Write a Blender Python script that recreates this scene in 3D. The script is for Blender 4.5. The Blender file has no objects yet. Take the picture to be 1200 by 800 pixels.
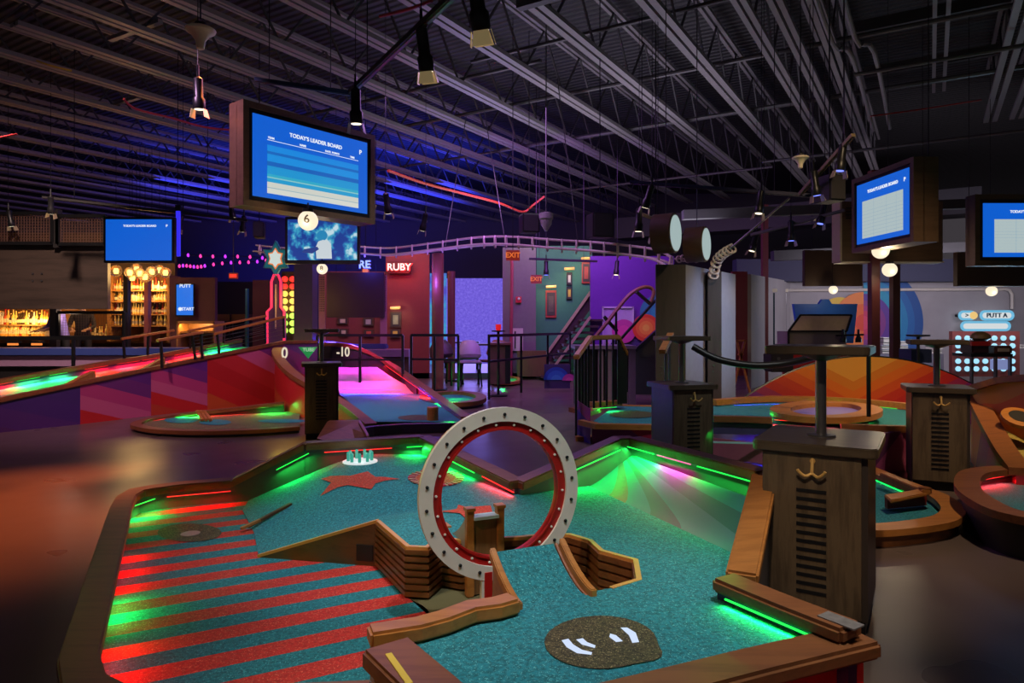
import bpy, bmesh, math, random
from mathutils import Vector, Matrix
from mathutils.geometry import delaunay_2d_cdt
random.seed(7)
scn = bpy.context.scene
COL = scn.collection
R = math.radians
# ---------------------------------------------------------------- camera
F, HZ, EYE = 800.0, 382.0, 1.15          # focal length in pixels, horizon row, lens height (m)
cam_d = bpy.data.cameras.new('camera'); cam = bpy.data.objects.new('camera', cam_d); COL.objects.link(cam)
cam.location = (0, 0, EYE); cam.rotation_euler = (R(90), 0, 0)
cam_d.sensor_width = 36; cam_d.lens = 36 * F / 1200; cam_d.shift_y = (HZ - 400) / 1200
cam_d.clip_start = 0.05; cam_d.clip_end = 200
scn.camera = cam
# ---------------------------------------------------------------- view, world
scn.view_settings.view_transform = 'Standard'; scn.view_settings.look = 'None'
scn.view_settings.gamma = 1; scn.view_settings.use_curve_mapping = False
scn.view_settings.exposure = 0.0
scn.cycles.use_denoising = True
scn.cycles.sample_clamp_indirect = 3.0
scn.cycles.max_bounces = 5
w = bpy.data.worlds.new('dim_room'); scn.world = w; w.use_nodes = True
w.node_tree.nodes['Background'].inputs[0].default_value = (0.62, 0.54, 0.62, 1)
w.node_tree.nodes['Background'].inputs[1].default_value = 0.068
TH = R(31.5)                                       # the building grid is turned from the view axis
U = Vector((math.sin(TH), math.cos(TH), 0)); V = Vector((math.cos(TH), -math.sin(TH), 0)); Z = Vector((0, 0, 1))
def P(px, py, d): return Vector(((px - 600) / F * d, d, EYE + (HZ - py) / F * d))
def G(px, py, z=0.0): return P(px, py, F * (EYE - z) / (py - HZ))
# ---------------------------------------------------------------- lights
def lamp(kind, name, loc, energy, color, target=None, size=0.1, size_y=None, spot=60, blend=0.6):
    L = bpy.data.lights.new(name, kind); L.energy = energy; L.color = color
    if kind == 'AREA':
        L.size = size
        if size_y: L.shape = 'RECTANGLE'; L.size_y = size_y
    else: L.shadow_soft_size = size
    if kind == 'SPOT': L.spot_size = R(spot); L.spot_blend = blend
    o = bpy.data.objects.new(name, L); COL.objects.link(o); o.location = loc
    if target is not None:
        o.rotation_euler = (Vector(target) - Vector(loc)).to_track_quat('-Z', 'Y').to_euler()
    return o
WARM = (1.0, .80, .56); COOL = (.86, .95, 1.0)
# track spots over and round the near hole; the marked ones are added fill
lamp('SPOT', 'track_and_added_spot', (.9, .9, 4.8), 520, COOL, (.2, 1.95, .3), .06, spot=30, blend=.9)
lamp('SPOT', 'track_and_added_spot', (-.2, 2.6, 4.8), 520, COOL, (-.7, 3.3, .3), .06, spot=26, blend=.9)
lamp('SPOT', 'track_and_added_spot', (-1.2, 1.2, 4.8), 130, COOL, (-.45, 2.5, .1), .06, spot=30, blend=.9)
lamp('SPOT', 'track_and_added_spot', (-2.2, -.2, 4.6), 330, (1, .66, .36), (-.1, 2.35, .3), .06, spot=20, blend=.9)
lamp('SPOT', 'track_and_added_spot', (-.6, -1.2, 4.4), 520, WARM, (1.38, 2.7, .45), .06, spot=12, blend=.9)
lamp('SPOT', 'track_and_added_spot', (2.8, 1.6, 4.8), 300, WARM, (.95, 2.1, .4), .06, spot=15, blend=.9)
lamp('SPOT', 'track_and_added_spot', (2.6, 2.5, 4.8), 400, WARM, (2.6, 4.0, 0), .06, spot=38, blend=1)
lamp('SPOT', 'track_and_added_spot', (-2.6, 7.5, 4.8), 3400, (1, .23, .06), (-3.2, 4.3, 0), .1, spot=32, blend=1)
lamp('SPOT', 'track_and_added_spot', (-4.5, 4.0, 4.8), 900, (1, .55, .6), (-4.6, 8.8, .4), .1, spot=52, blend=1)
lamp('SPOT', 'track_and_added_spot', (-1.2, 5.5, 4.8), 400, COOL, (-1.7, 8.9, .1), .1, spot=30, blend=1)
lamp('SPOT', 'track_and_added_spot', (3.2, 3.6, 4.8), 950, (1, .72, .42), (3.6, 7.8, .5), .1, spot=52, blend=1)
lamp('SPOT', 'track_and_added_spot', (1.3, 4.6, 4.8), 260, COOL, (1.2, 7.4, .2), .1, spot=34, blend=1)
lamp('SPOT', 'track_and_added_spot', (4.0, 3.0, 4.8), 1000, (1, .70, .34), (4.4, 5.6, .4), .1, spot=44, blend=1)
lamp('SPOT', 'track_and_added_spot', (4.3, 7.5, 2.2), 170, (.50, .66, 1), (2.9, 8.75, 1.3), .1, spot=48, blend=1)  # blue fill spot added in mid-air for the pillar sides
lamp('SPOT', 'track_and_added_spot', (2.2, 11.0, 4.2), 90, (1, .8, .5), (2.7, 13.9, 1.1), .06, spot=24, blend=.8)  # added to brighten the orange disc of the mural
lamp('SPOT', 'track_and_added_spot', (-4.2, 5.2, 4.6), 480, (.9, .5, .9), (-2.95, 6.9, 2.9), .06, spot=40, blend=.8)  # added to light the left side of the big screen box
lamp('POINT', 'yellow_led_light', (-2.3, 6.75, .3), 1.4, (1, .7, .05), size=.05)
lamp('SPOT', 'track_and_added_spot', (2.2, 2.0, 4.7), 200, (1, .75, .6), (3.0, 5.6, .2), .06, spot=22, blend=.9)  # added to brighten the red skirt of the ring hole
lamp('SPOT', 'track_and_added_spot', (1.5, 2.6, 4.8), 260, COOL, (1.9, 5.8, .25), .06, spot=24, blend=.9)  # added to brighten the violet skirt from the front
lamp('AREA', 'added_ceiling_fill', (1.2, 11.5, 2.9), 72, (.86, .82, 1), (1.2, 11.6, 6), 5, 3)  # unseen panel added facing up to brighten the joists
# colour washes in the ceiling space and at the back
lamp('AREA', 'blue_wash_light', (-3.6, 19.0, 4.6), 260, (.03, .05, 1), (-3.6, 19.3, 6), 5, 3)
lamp('AREA', 'blue_wash_light', (-7.6, 18.5, 4.6), 130, (.04, .06, 1), (-7.6, 18.8, 6), 4, 3)
lamp('AREA', 'blue_wash_light', (-3.4, 13.4, 3.9), 26, (.04, .05, 1), (-4.5, 16.5, 3.2), 1.5, .5)
lamp('AREA', 'violet_wash_light', (1.0, 12.0, 3.8), 130, (.55, .16, 1), (.6, 15, .5), 3, 2)
lamp('AREA', 'violet_wash_light', (-1.0, 9.0, 4.3), 90, (.60, .28, .9), (-1.0, 9.2, 0), 3, 2)
lamp('AREA', 'blue_wash_light', (-7.0, 22.3, 3.0), 75, (.03, .04, 1), (-7.0, 24.5, 3.9), 7, .5)
lamp('POINT', 'added_bartender_fill', P(84, 368, 13.45), 14, (1, .7, .5), size=.15)  # added point light that brightens the two bartenders
lamp('AREA', 'amber_wash_light', (-9.5, 14.4, 3.2), 60, (1, .5, .12), (-9.5, 15.6, 1.4), 4, .6)
lamp('AREA', 'concrete_wall_wash_light', (8.6, 12.2, 2.1), 95, (.92, .86, 1), (8.9, 16, 1.3), 4, .6)
lamp('SPOT', 'track_and_added_spot', (-6.5, 8.5, 4.6), 1000, (1, .72, .60), (-8.6, 12.4, 1.0), .1, spot=60, blend=1)  # added to brighten the bar board and counter front
lamp('AREA', 'red_wall_wash_light', (-2.6, 13.2, 3.6), 42, (1, .55, .4), (-2.6, 15, 1.5), 2, .5)
lamp('AREA', 'green_wall_wash_light', (1.0, 14.2, 3.6), 22, (1, .95, .7), (1.3, 16, 1.9), 1.6, .4)
# ---------------------------------------------------------------- materials
MATS = {}
def nodes(name):
    m = bpy.data.materials.new(name); m.use_nodes = True; nt = m.node_tree
    return m, nt, nt.nodes['Principled BSDF']
def N(nt, t, **kw):
    n = nt.nodes.new(t)
    for k, v in kw.items(): setattr(n, k, v)
    return n
def c4(c): return (*c, 1.0)
def mixrgb(nt, a, b, fac):
    m = N(nt, 'ShaderNodeMix', data_type='RGBA')
    for sock, val in ((m.inputs[0], fac), (m.inputs[6], a), (m.inputs[7], b)):
        if isinstance(val, bpy.types.NodeSocket): nt.links.new(val, sock)
        else: sock.default_value = c4(val) if isinstance(val, tuple) else val
    return m.outputs[2]
def noise(nt, scale, detail=3, vec=None, rough=.55):
    n = N(nt, 'ShaderNodeTexNoise'); n.inputs['Scale'].default_value = scale; n.inputs['Detail'].default_value = detail
    n.inputs['Roughness'].default_value = rough
    if vec is not None: nt.links.new(vec, n.inputs['Vector'])
    return n.outputs['Fac']
def ramp(nt, fac, stops, interp='LINEAR'):
    r = N(nt, 'ShaderNodeValToRGB'); r.color_ramp.interpolation = interp
    el = r.color_ramp.elements
    while len(el) < len(stops): el.new(.5)
    for e, (p, c) in zip(el, stops): e.position = p; e.color = c4(c) if not isinstance(c, float) else (c, c, c, 1)
    nt.links.new(fac, r.inputs[0]); return r.outputs[0]
def pos(nt): return N(nt, 'ShaderNodeNewGeometry').outputs['Position']
def bump(nt, bsdf, h, s=.3, dist=.01):
    b = N(nt, 'ShaderNodeBump'); b.inputs['Strength'].default_value = s; b.inputs['Distance'].default_value = dist
    nt.links.new(h, b.inputs['Height']); nt.links.new(b.outputs[0], bsdf.inputs['Normal'])
def plain(name, col, rough=.5, metal=0, var=.12, scale=14, emit=None, es=1.0):
    if name in MATS: return MATS[name]
    m, nt, b = nodes(name)
    k = lambda f: tuple(max(0, x * f) for x in col)
    nt.links.new(mixrgb(nt, k(1 - var), k(1 + var), noise(nt, scale, 4, N(nt, 'ShaderNodeTexCoord').outputs['Object'])), b.inputs['Base Color'])
    b.inputs['Roughness'].default_value = rough; b.inputs['Metallic'].default_value = metal
    if emit: b.inputs['Emission Color'].default_value = c4(emit); b.inputs['Emission Strength'].default_value = es
    MATS[name] = m; return m
def wood(name, c1, c2, axis=(1, 0, 0), rough=.42, grain=28):
    if name in MATS: return MATS[name]
    m, nt, b = nodes(name)
    mp = N(nt, 'ShaderNodeMapping'); mp.inputs['Scale'].default_value = tuple(1 if a else 9 for a in axis)
    nt.links.new(N(nt, 'ShaderNodeTexCoord').outputs['Object'], mp.inputs[0])
    f = noise(nt, grain / 9, 6, mp.outputs[0], .7)
    st = ramp(nt, f, [(.25, c2), (.42, tuple(.5 * (x + y) for x, y in zip(c1, c2))), (.55, c1), (.8, tuple(.75 * x + .25 * y for x, y in zip(c1, c2)))])
    nt.links.new(st, b.inputs['Base Color']); b.inputs['Roughness'].default_value = rough
    bump(nt, b, f, .05, .002); MATS[name] = m; return m
def speckle(nt, base, hi, lo, scale=170):
    v = pos(nt)
    f = noise(nt, scale, 2, v, .8)
    c = mixrgb(nt, base, lo, ramp(nt, noise(nt, scale * .5, 2, v), [(.38, 0.0), (.6, .85)]))
    return mixrgb(nt, c, hi, ramp(nt, f, [(.56, 0.0), (.68, 1.0)])), f
def turf(name, base, hi, lo, scale=170):
    if name in MATS: return MATS[name]
    m, nt, b = nodes(name); c, f = speckle(nt, base, hi, lo, scale)
    nt.links.new(c, b.inputs['Base Color']); b.inputs['Roughness'].default_value = .85
    bump(nt, b, f, .5, .004); MATS[name] = m; return m
def mathn(nt, op, a, b=None):
    n = N(nt, 'ShaderNodeMath', operation=op)
    for s, v in zip(n.inputs, (a, b)):
        if v is None: continue
        if isinstance(v, bpy.types.NodeSocket): nt.links.new(v, s)
        else: s.default_value = v
    return n.outputs[0]
def dot(nt, v, d):
    n = N(nt, 'ShaderNodeVectorMath', operation='DOT_PRODUCT'); nt.links.new(v, n.inputs[0]); n.inputs[1].default_value = tuple(d); return n.outputs['Value']
def bands(name, d, lo, hi, cols, chev=None, rough=.35, d2=None):
    """flat painted bands along direction d of the place; chev=(direction, centre, slope) folds them to a chevron"""
    if name in MATS: return MATS[name]
    m, nt, b = nodes(name); v = pos(nt); s = dot(nt, v, d)
    if chev:
        e = mathn(nt, 'ABSOLUTE', mathn(nt, 'SUBTRACT', dot(nt, v, chev[0]), chev[1]))
        s = mathn(nt, 'ADD', s, mathn(nt, 'MULTIPLY', e, chev[2]))
    s = mathn(nt, 'DIVIDE', mathn(nt, 'SUBTRACT', s, lo), hi - lo)
    st = [(i / len(cols), c) for i, c in enumerate(cols)]
    nt.links.new(ramp(nt, s, st, 'CONSTANT'), b.inputs['Base Color']); b.inputs['Roughness'].default_value = rough
    MATS[name] = m; return m
def emit(name, col, s=1.0):
    if name in MATS: return MATS[name]
    m, nt, b = nodes(name); b.inputs['Base Color'].default_value = (.02, .02, .02, 1)
    b.inputs['Emission Color'].default_value = c4(col); b.inputs['Emission Strength'].default_value = s
    MATS[name] = m; return m
TEAL = turf('teal_turf', (.012, .215, .262), (.13, .50, .52), (.003, .085, .105))
REDT = turf('red_turf', (.62, .035, .018), (.85, .26, .15), (.35, .015, .01))
BROWN = turf('brown_turf', (.075, .055, .022), (.38, .29, .14), (.018, .012, .006), 200)
RAIL = wood('rail_wood', (.235, .078, .022), (.145, .044, .013), rough=.48)
ORANGE = wood('orange_wood', (.44, .165, .034), (.28, .095, .018))
SLATW = wood('slat_wood', (.19, .062, .016), (.09, .028, .008))
OAK = wood('dark_oak', (.130, .088, .052), (.050, .032, .020), axis=(0, 0, 1), rough=.36, grain=30)
OAKX = wood('dark_oak_plank', (.080, .056, .036), (.035, .023, .015), axis=(1, 0, 0), rough=.30, grain=26)
PANELW = wood('brown_veneer', (.125, .068, .040), (.080, .042, .024), axis=(1, 0, 0), rough=.45, grain=14)
DARK = plain('charcoal_paint', (.020, .018, .019), .45)
BLACK = plain('black_metal', (.012, .012, .014), .38, .3)
STEEL = plain('dark_steel', (.16, .15, .16), .34, .8)
JOIST = plain('joist_paint', (.30, .265, .285), .45, .1)
WHITE = plain('white_paint', (.72, .66, .58), .45)
RED = plain('red_paint', (.42, .012, .010), .35)
BRASS = plain('brass', (.80, .48, .16), .3, .35)
PLUM = plain('purple_laminate', (.055, .022, .10), .35)
# ---------------------------------------------------------------- mesh building
INV = {}
class MB:
    def __init__(s): s.v = []; s.f = []; s.m = []
    def add(s, vs, fs, mi=0):
        o = len(s.v); s.v += [Vector(v) for v in vs]
        for f in fs: s.f.append([i + o for i in f]); s.m.append(mi)
        return s
    def box(s, c, size, ax=(1, 0, 0), ay=None, az=(0, 0, 1), mi=0):
        ax = Vector(ax).normalized(); az = Vector(az).normalized(); ay = Vector(ay).normalized() if ay else az.cross(ax)
        c = Vector(c); h = [x / 2 for x in size]
        vs = [c + ax * h[0] * i + ay * h[1] * j + az * h[2] * k for k in (-1, 1) for j in (-1, 1) for i in (-1, 1)]
        return s.add(vs, [(0, 2, 3, 1), (4, 5, 7, 6), (0, 1, 5, 4), (2, 6, 7, 3), (0, 4, 6, 2), (1, 3, 7, 5)], mi)
    def bar(s, a, b, w, h=None, mi=0, up=(0, 0, 1)):
        a, b = Vector(a), Vector(b); d = (b - a); L = d.length; d.normalize(); up = Vector(up)
        if abs(d.dot(up)) > .98: up = Vector((1, 0, 0))
        ay = up.cross(d).normalized(); az = d.cross(ay)
        return s.box((a + b) / 2, (L, w, h or w), d, ay, az, mi)
    def tube(s, pts, r, n=8, mi=0, closed=False, caps=True):
        pts = [Vector(p) for p in pts]; k = len(pts); rr = r if isinstance(r, (list, tuple)) else [r] * k
        o = len(s.v); prev = None
        for i, p in enumerate(pts):
            t = (pts[(i + 1) % k] - pts[i - 1]) if closed else (pts[min(i + 1, k - 1)] - pts[max(i - 1, 0)])
            t.normalize()
            a = prev - t * prev.dot(t) if prev else (t.cross(Z) if abs(t.z) < .95 else t.cross(Vector((1, 0, 0))))
            a.normalize(); prev = a; b = t.cross(a)
            for j in range(n):
                q = 2 * math.pi * j / n; s.v.append(p + (a * math.cos(q) + b * math.sin(q)) * rr[i])
        for i in range(k if closed else k - 1):
            for j in range(n):
                A = o + i * n + j; B = o + i * n + (j + 1) % n; C = o + ((i + 1) % k) * n + (j + 1) % n; D = o + ((i + 1) % k) * n + j
                s.f.append([A, B, C, D]); s.m.append(mi)
        if not closed and caps:
            s.f.append([o + j for j in range(n)][::-1]); s.m.append(mi)
            s.f.append([o + (k - 1) * n + j for j in range(n)]); s.m.append(mi)
        return s
    def lathe(s, prof, c=(0, 0, 0), axis=(0, 0, 1), n=24, mi=0):
        """prof: (radius, height) pairs from bottom to top"""
        c = Vector(c); az = Vector(axis).normalized(); ax = az.orthogonal().normalized(); ay = az.cross(ax); o = len(s.v); k = len(prof)
        for r, h in prof:
            for j in range(n):
                q = 2 * math.pi * j / n; s.v.append(c + az * h + (ax * math.cos(q) + ay * math.sin(q)) * max(r, 1e-4))
        for i in range(k - 1):
            for j in range(n):
                s.f.append([o + i * n + j, o + i * n + (j + 1) % n, o + (i + 1) * n + (j + 1) % n, o + (i + 1) * n + j]); s.m.append(mi)
        s.f.append([o + j for j in range(n)][::-1]); s.m.append(mi); s.f.append([o + (k - 1) * n + j for j in range(n)]); s.m.append(mi)
        return s
    def prism(s, poly, ext, mi=0, mi2=None):
        """closed outline of 3-D points extruded by the vector ext"""
        poly = [Vector(p) for p in poly]; n = len(poly); e = Vector(ext); o = len(s.v)
        s.v += poly + [p + e for p in poly]
        s.f.append([o + i for i in range(n)][::-1]); s.m.append(mi if mi2 is None else mi2)
        s.f.append([o + n + i for i in range(n)]); s.m.append(mi)
        for i in range(n): s.f.append([o + i, o + (i + 1) % n, o + n + (i + 1) % n, o + n + i]); s.m.append(mi if mi2 is None else mi2)
        return s
    def sweep(s, pts, w, h=None, bottom=None, closed=False, mi=0, off=0.0):
        """flat-topped rail: pts are the centres of the top face; h deep, or down to z=bottom (a number or one per point)"""
        pts = [Vector(p) for p in pts]; k = len(pts); o = len(s.v)
        for i, p in enumerate(pts):
            a = pts[i - 1] if (i or closed) else None; b = pts[(i + 1) % k] if (i < k - 1 or closed) else None
            d1 = Vector(((p - a).x, (p - a).y)).normalized() if a is not None else None
            d2 = Vector(((b - p).x, (b - p).y)).normalized() if b is not None else None
            d1 = d1 or d2; d2 = d2 or d1
            n1 = Vector((-d1.y, d1.x)); n2 = Vector((-d2.y, d2.x)); m = n1 + n2
            m = n1 if m.length < 1e-3 else m.normalized(); m = m / max(.45, m.dot(n1)); m = Vector((m.x, m.y, 0))
            zb = p.z - h if bottom is None else (bottom[i] if isinstance(bottom, (list, tuple)) else bottom)
            L = p + m * (off + w / 2); Q = p + m * (off - w / 2)
            s.v += [L, Q, Vector((Q.x, Q.y, zb)), Vector((L.x, L.y, zb))]
        for i in range(k if closed else k - 1):
            A = o + 4 * i; B = o + 4 * ((i + 1) % k)
            for j in range(4): s.f.append([A + j, A + (j + 1) % 4, B + (j + 1) % 4, B + j]); s.m.append(mi)
        if not closed:
            s.f.append([o, o + 1, o + 2, o + 3]); s.m.append(mi); e = o + 4 * (k - 1); s.f.append([e + 3, e + 2, e + 1, e]); s.m.append(mi)
        return s
    def build(s, name, mats, parent=None, smooth=False, bevel=0.0, segs=2):
        me = bpy.data.meshes.new(name)
        M = INV.get(parent.name) if parent else None
        vs = [tuple(M @ v) for v in s.v] if M else [tuple(v) for v in s.v]
        me.from_pydata(vs, [], s.f); mats = mats if isinstance(mats, (list, tuple)) else [mats]
        for m in mats: me.materials.append(m)
        for p, mi in zip(me.polygons, s.m): p.material_index = mi
        bm = bmesh.new(); bm.from_mesh(me); bmesh.ops.remove_doubles(bm, verts=bm.verts, dist=1e-5)
        bmesh.ops.recalc_face_normals(bm, faces=bm.faces)
        if bevel: bmesh.ops.bevel(bm, geom=[e for e in bm.edges if len(e.link_faces) == 2 and e.calc_face_angle(0) > .5], offset=bevel, segments=segs, affect='EDGES', clamp_overlap=True)
        bm.to_mesh(me); bm.free()
        if smooth:
            for p in me.polygons: p.use_smooth = True
            try: me.set_sharp_from_angle(angle=R(38))
            except Exception: pass
        o = bpy.data.objects.new(name, me); COL.objects.link(o)
        if parent: o.parent = parent; INV[o.name] = M if M else Matrix.Identity(4)
        else: INV[o.name] = Matrix.Identity(4)
        return o
def tag(o, label, cat, group=None, kind=None):
    o['label'] = label; o['category'] = cat
    if group: o['group'] = group
    if kind: o['kind'] = kind
    return o
def thing(name, label, cat, loc=(0, 0, 0), group=None):
    o = bpy.data.objects.new(name, None); COL.objects.link(o); o.empty_display_size = .1
    o.location = loc; INV[o.name] = Matrix.Translation(-Vector(loc)); return tag(o, label, cat, group)
def struct(o): o['kind'] = 'structure'; return o
def place(root, loc, rz=0, sc=1):
    root.location = loc; root.rotation_euler = (0, 0, rz); root.scale = (sc, sc, sc); return root
def dup(o, parent=None, label=None, group=None):
    c = o.copy(); COL.objects.link(c); c.parent = parent
    if label: c['label'] = label
    if group: c['group'] = group
    for ch in [x for x in COL.objects if x.parent == o]: dup(ch, c)
    return c
def text(name, body, size, loc, ax, ay, mat, parent, ext=.002, align='CENTER', width=None):
    """raised lettering; ax runs along the line, ay up the letters"""
    cu = bpy.data.curves.new(name, 'FONT'); cu.body = body; cu.size = size; cu.extrude = ext; cu.align_x = align; cu.align_y = 'CENTER'
    cu.offset = size * .018
    t = bpy.data.objects.new('tmp', cu); cu.materials.append(mat); COL.objects.link(t)
    me = bpy.data.meshes.new_from_object(t); bpy.data.objects.remove(t); bpy.data.curves.remove(cu); me.name = name
    o = bpy.data.objects.new(name, me); COL.objects.link(o)
    ax = Vector(ax).normalized(); ay = Vector(ay).normalized(); az = ax.cross(ay)
    M = Matrix((ax, ay, az)).transposed().to_4x4(); M.translation = Vector(loc)
    if parent: o.parent = parent; M = INV[parent.name] @ M
    o.matrix_local = M; return o
def ring_pts(c, r, ax, ay, n=48, a0=0, a1=None):
    c = Vector(c); ax = Vector(ax); ay = Vector(ay); full = a1 is None
    a1 = a1 if a1 is not None else a0 + 2 * math.pi
    return [c + (ax * math.cos(a0 + (a1 - a0) * i / (n if full else n - 1)) + ay * math.sin(a0 + (a1 - a0) * i / (n if full else n - 1))) * r for i in range(n)]
def smooth_path(pts, n=6, closed=False):
    pts = [Vector(p) for p in pts]; k = len(pts); out = []
    g = lambda i: pts[i % k] if closed else pts[min(max(i, 0), k - 1)]
    for i in range(k if closed else k - 1):
        a, b, c, d = g(i - 1), g(i), g(i + 1), g(i + 2)
        for j in range(n):
            t = j / n; out.append(.5 * ((2 * b) + (c - a) * t + (2 * a - 5 * b + 4 * c - d) * t * t + (3 * b - a - 3 * c + d) * t ** 3))
    if not closed: out.append(pts[-1])
    return out
def fill(poly, zf, step=.05):
    """triangulated sheet over the outline poly (xy), height zf(x,y)"""
    P2 = [Vector((p[0], p[1])) for p in poly]; n = len(P2); pts = []; edges = []
    for i in range(n):
        a, b = P2[i], P2[(i + 1) % n]; k = max(1, int((b - a).length / step)); 
        for j in range(k): pts.append(a + (b - a) * j / k)
    m = len(pts); edges = [(i, (i + 1) % m) for i in range(m)]
    x0 = min(p.x for p in P2); x1 = max(p.x for p in P2); y0 = min(p.y for p in P2); y1 = max(p.y for p in P2)
    def inside(q):
        c = False
        for i in range(n):
            a, b = P2[i], P2[i - 1]
            if (a.y > q.y) != (b.y > q.y) and q.x < (b.x - a.x) * (q.y - a.y) / (b.y - a.y) + a.x: c = not c
        return c
    y = y0 + step / 2
    while y < y1:
        x = x0 + step / 2
        while x < x1:
            q = Vector((x, y))
            if inside(q): pts.append(q)
            x += step
        y += step
    r = delaunay_2d_cdt(pts, edges, [], 1, 1e-6)
    return MB().add([(v.x, v.y, zf(v.x, v.y)) for v in r[0]], [list(f) for f in r[2]])
# ================================================================ the room shell
def sheet(name, pts, mat, thick=.1, ext=None):
    pts = [Vector(p) for p in pts]; n = (pts[1] - pts[0]).cross(pts[2] - pts[0]).normalized()
    return struct(MB().prism(pts, ext if ext is not None else n * thick).build(name, mat))
def wallY(name, x0, x1, y, z0, z1, mat, t=.12):
    return struct(MB().box(((x0 + x1) / 2, y + t / 2, (z0 + z1) / 2), (x1 - x0, t, z1 - z0)).build(name, mat))
m, nt, b = nodes('polished_floor')
v_ = pos(nt)
nt.links.new(mixrgb(nt, (.088, .060, .052), (.155, .105, .085), noise(nt, .9, 4, v_)), b.inputs['Base Color'])
nt.links.new(ramp(nt, noise(nt, 1.6, 2, v_), [(.3, .27), (.7, .36)]), b.inputs['Roughness']); FLOORM = m
struct(MB().box((0, 11, -.05), (46, 34, .1)).build('floor', FLOORM))
m, nt, b = nodes('roof_deck'); v_ = pos(nt)
wv = N(nt, 'ShaderNodeTexWave'); wv.bands_direction = 'X'; wv.inputs['Scale'].default_value = 2.2
mp = N(nt, 'ShaderNodeMapping'); mp.inputs['Rotation'].default_value = (0, 0, TH - R(90)); nt.links.new(v_, mp.inputs[0]); nt.links.new(mp.outputs[0], wv.inputs[0])
nt.links.new(mixrgb(nt, (.020, .018, .021), (.050, .045, .050), wv.outputs['Fac']), b.inputs['Base Color']); b.inputs['Roughness'].default_value = .6
bump(nt, b, wv.outputs['Fac'], .8, .05)
struct(MB().box((0, 11, 5.95), (46, 34, .1)).build('ceiling', m))
# ================================================================ the near hole
hole = thing('minigolf_hole', 'large teal mini golf hole in front with red striped lower green', 'mini golf hole', (0, 2.4, 0))
ZS, ZT = .12, .31                                   # lower striped green, raised green
railp = dict(
 left=[G(434,807,.25),G(200,817,.25),G(130,812,.25),G(98,795,.25),G(92,768,.25),G(105,722,.25),G(128,640,.25),G(142,592,.25),G(148,580,.25),G(160,573,.25),G(180,569.5,.25),G(216,565,.25),G(272,561,.25)],
 rise=[G(272,561,.25),G(357,518,.45)], back=[G(357,518,.45),G(478,511,.45),G(496,510,.45)],
 dip=[G(496,510,.45),G(607,563,.38)], climb=[G(607,563,.38),G(723,512,.55),G(742,511.5,.55)],
 bank=[G(742,511.5,.55),G(897,551,.55)], slope=[G(897,551,.55),G(869,671,.365)],
 right=[G(846,673,.385),G(920,703,.385),G(999,733,.385)],
 front=[G(1012,741,.345),G(880,772,.345),G(760,802,.345),G(560,850,.345)])
for k in ('left', 'rise', 'back', 'dip', 'climb', 'bank'):
    MB().sweep(railp[k], .10, .042).build('rail', RAIL, hole, bevel=.006)
MB().sweep(railp['slope'], .10, .042).build('rail', ORANGE, hole, bevel=.008)['label'] = 'sloping orange wood rail'
MB().sweep(railp['right'], .10, .042).build('rail', RAIL, hole, bevel=.01)
MB().sweep(railp['front'], .12, .045).build('rail', RAIL, hole, bevel=.01)
# skirt boards under the rails, down to the floor
def skirt(pts, mat, dz=.041, wd=.04, off=0.0, name='skirt', parent=hole):
    return MB().sweep([Vector(p) - Z * dz for p in pts], wd, bottom=0.0, off=off).build(name, mat, parent)
GREYW = plain('dark_grey_laminate', (.060, .055, .060), .4)
for k in ('left', 'rise', 'back', 'dip', 'climb', 'bank'): skirt(railp[k], GREYW)
skirt(railp['slope'], GREYW, off=.01); skirt(railp['right'], PLUM)
skirt(railp['front'], plain('red_laminate', (.45, .018, .015), .3), off=-.02)['label'] = 'red skirt board'
# fixing tape patch on the right rail end
MB().box(G(985, 727, .386), (.10, .05, .004), ax=(G(999,733,.37) - G(920,703,.37))).build('rail_plate', plain('worn_grey_plate', (.22, .19, .17), .5, .2, .5, 60), hole)
# ---- lower striped green
A = [G(272,571,ZS), G(298,577,ZS), G(284,598,ZS), G(298,625,ZS), G(303,652,ZS)]
W1, W2, W3, W4, W5 = G(443,611,ZT), G(478,641,ZT), G(500,642,ZT), G(516,630,ZT), G(540,634,ZT)
gl = [W1, W2, W3, W4, W5, G(566,634,ZT), G(583,631,ZT), G(610,630,ZT), G(650,626,ZT), G(668,627,ZT), G(692,634,ZT), G(705,646,ZT), G(745,657,ZT), G(749,680,ZT), G(716,690,ZT)]
deck_left = [G(612,711,ZT), G(600,704,ZT), G(560,706,ZT), G(492,729,ZT), G(440,737,ZT)]
fl = lambda p, z: Vector((p[0], p[1], z))
lower = [fl(p, ZS) for p in railp['left'][::-1]]
strp = [fl(p, ZS) for p in railp['left']] + A + [fl(W1, ZS), fl(W2, ZS), G(497,716,ZS), fl(deck_left[2], ZS), fl(deck_left[3], ZS), fl(deck_left[4], ZS), G(438,800,ZS)]
# stripe direction and pitch taken on the plane of the green
sd = (G(475,690,ZS) - G(120,756,ZS)); sd.z = 0; sd.normalize(); sn = Vector((-sd.y, sd.x, 0))
s0 = G(200,741,ZS).dot(sn); s1 = G(200,602,ZS).dot(sn)
m, nt, b = nodes('striped_turf'); v_ = pos(nt)
ca, f = speckle(nt, (.006, .17, .205), (.07, .42, .45), (.002, .075, .095)); cb, _ = speckle(nt, (.55, .020, .012), (.85, .16, .09), (.34, .008, .006))
PITCH = .22 * sn.y; s0 = G(300,650,ZS).dot(sn) - .25 * PITCH
s = mathn(nt, 'FRACT', mathn(nt, 'DIVIDE', mathn(nt, 'SUBTRACT', dot(nt, v_, sn), s0), PITCH))
nt.links.new(mixrgb(nt, cb, ca, mathn(nt, 'GREATER_THAN', s, .5)), b.inputs['Base Color']); b.inputs['Roughness'].default_value = .85; bump(nt, b, f, .5, .004); STRIPE = m
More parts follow.
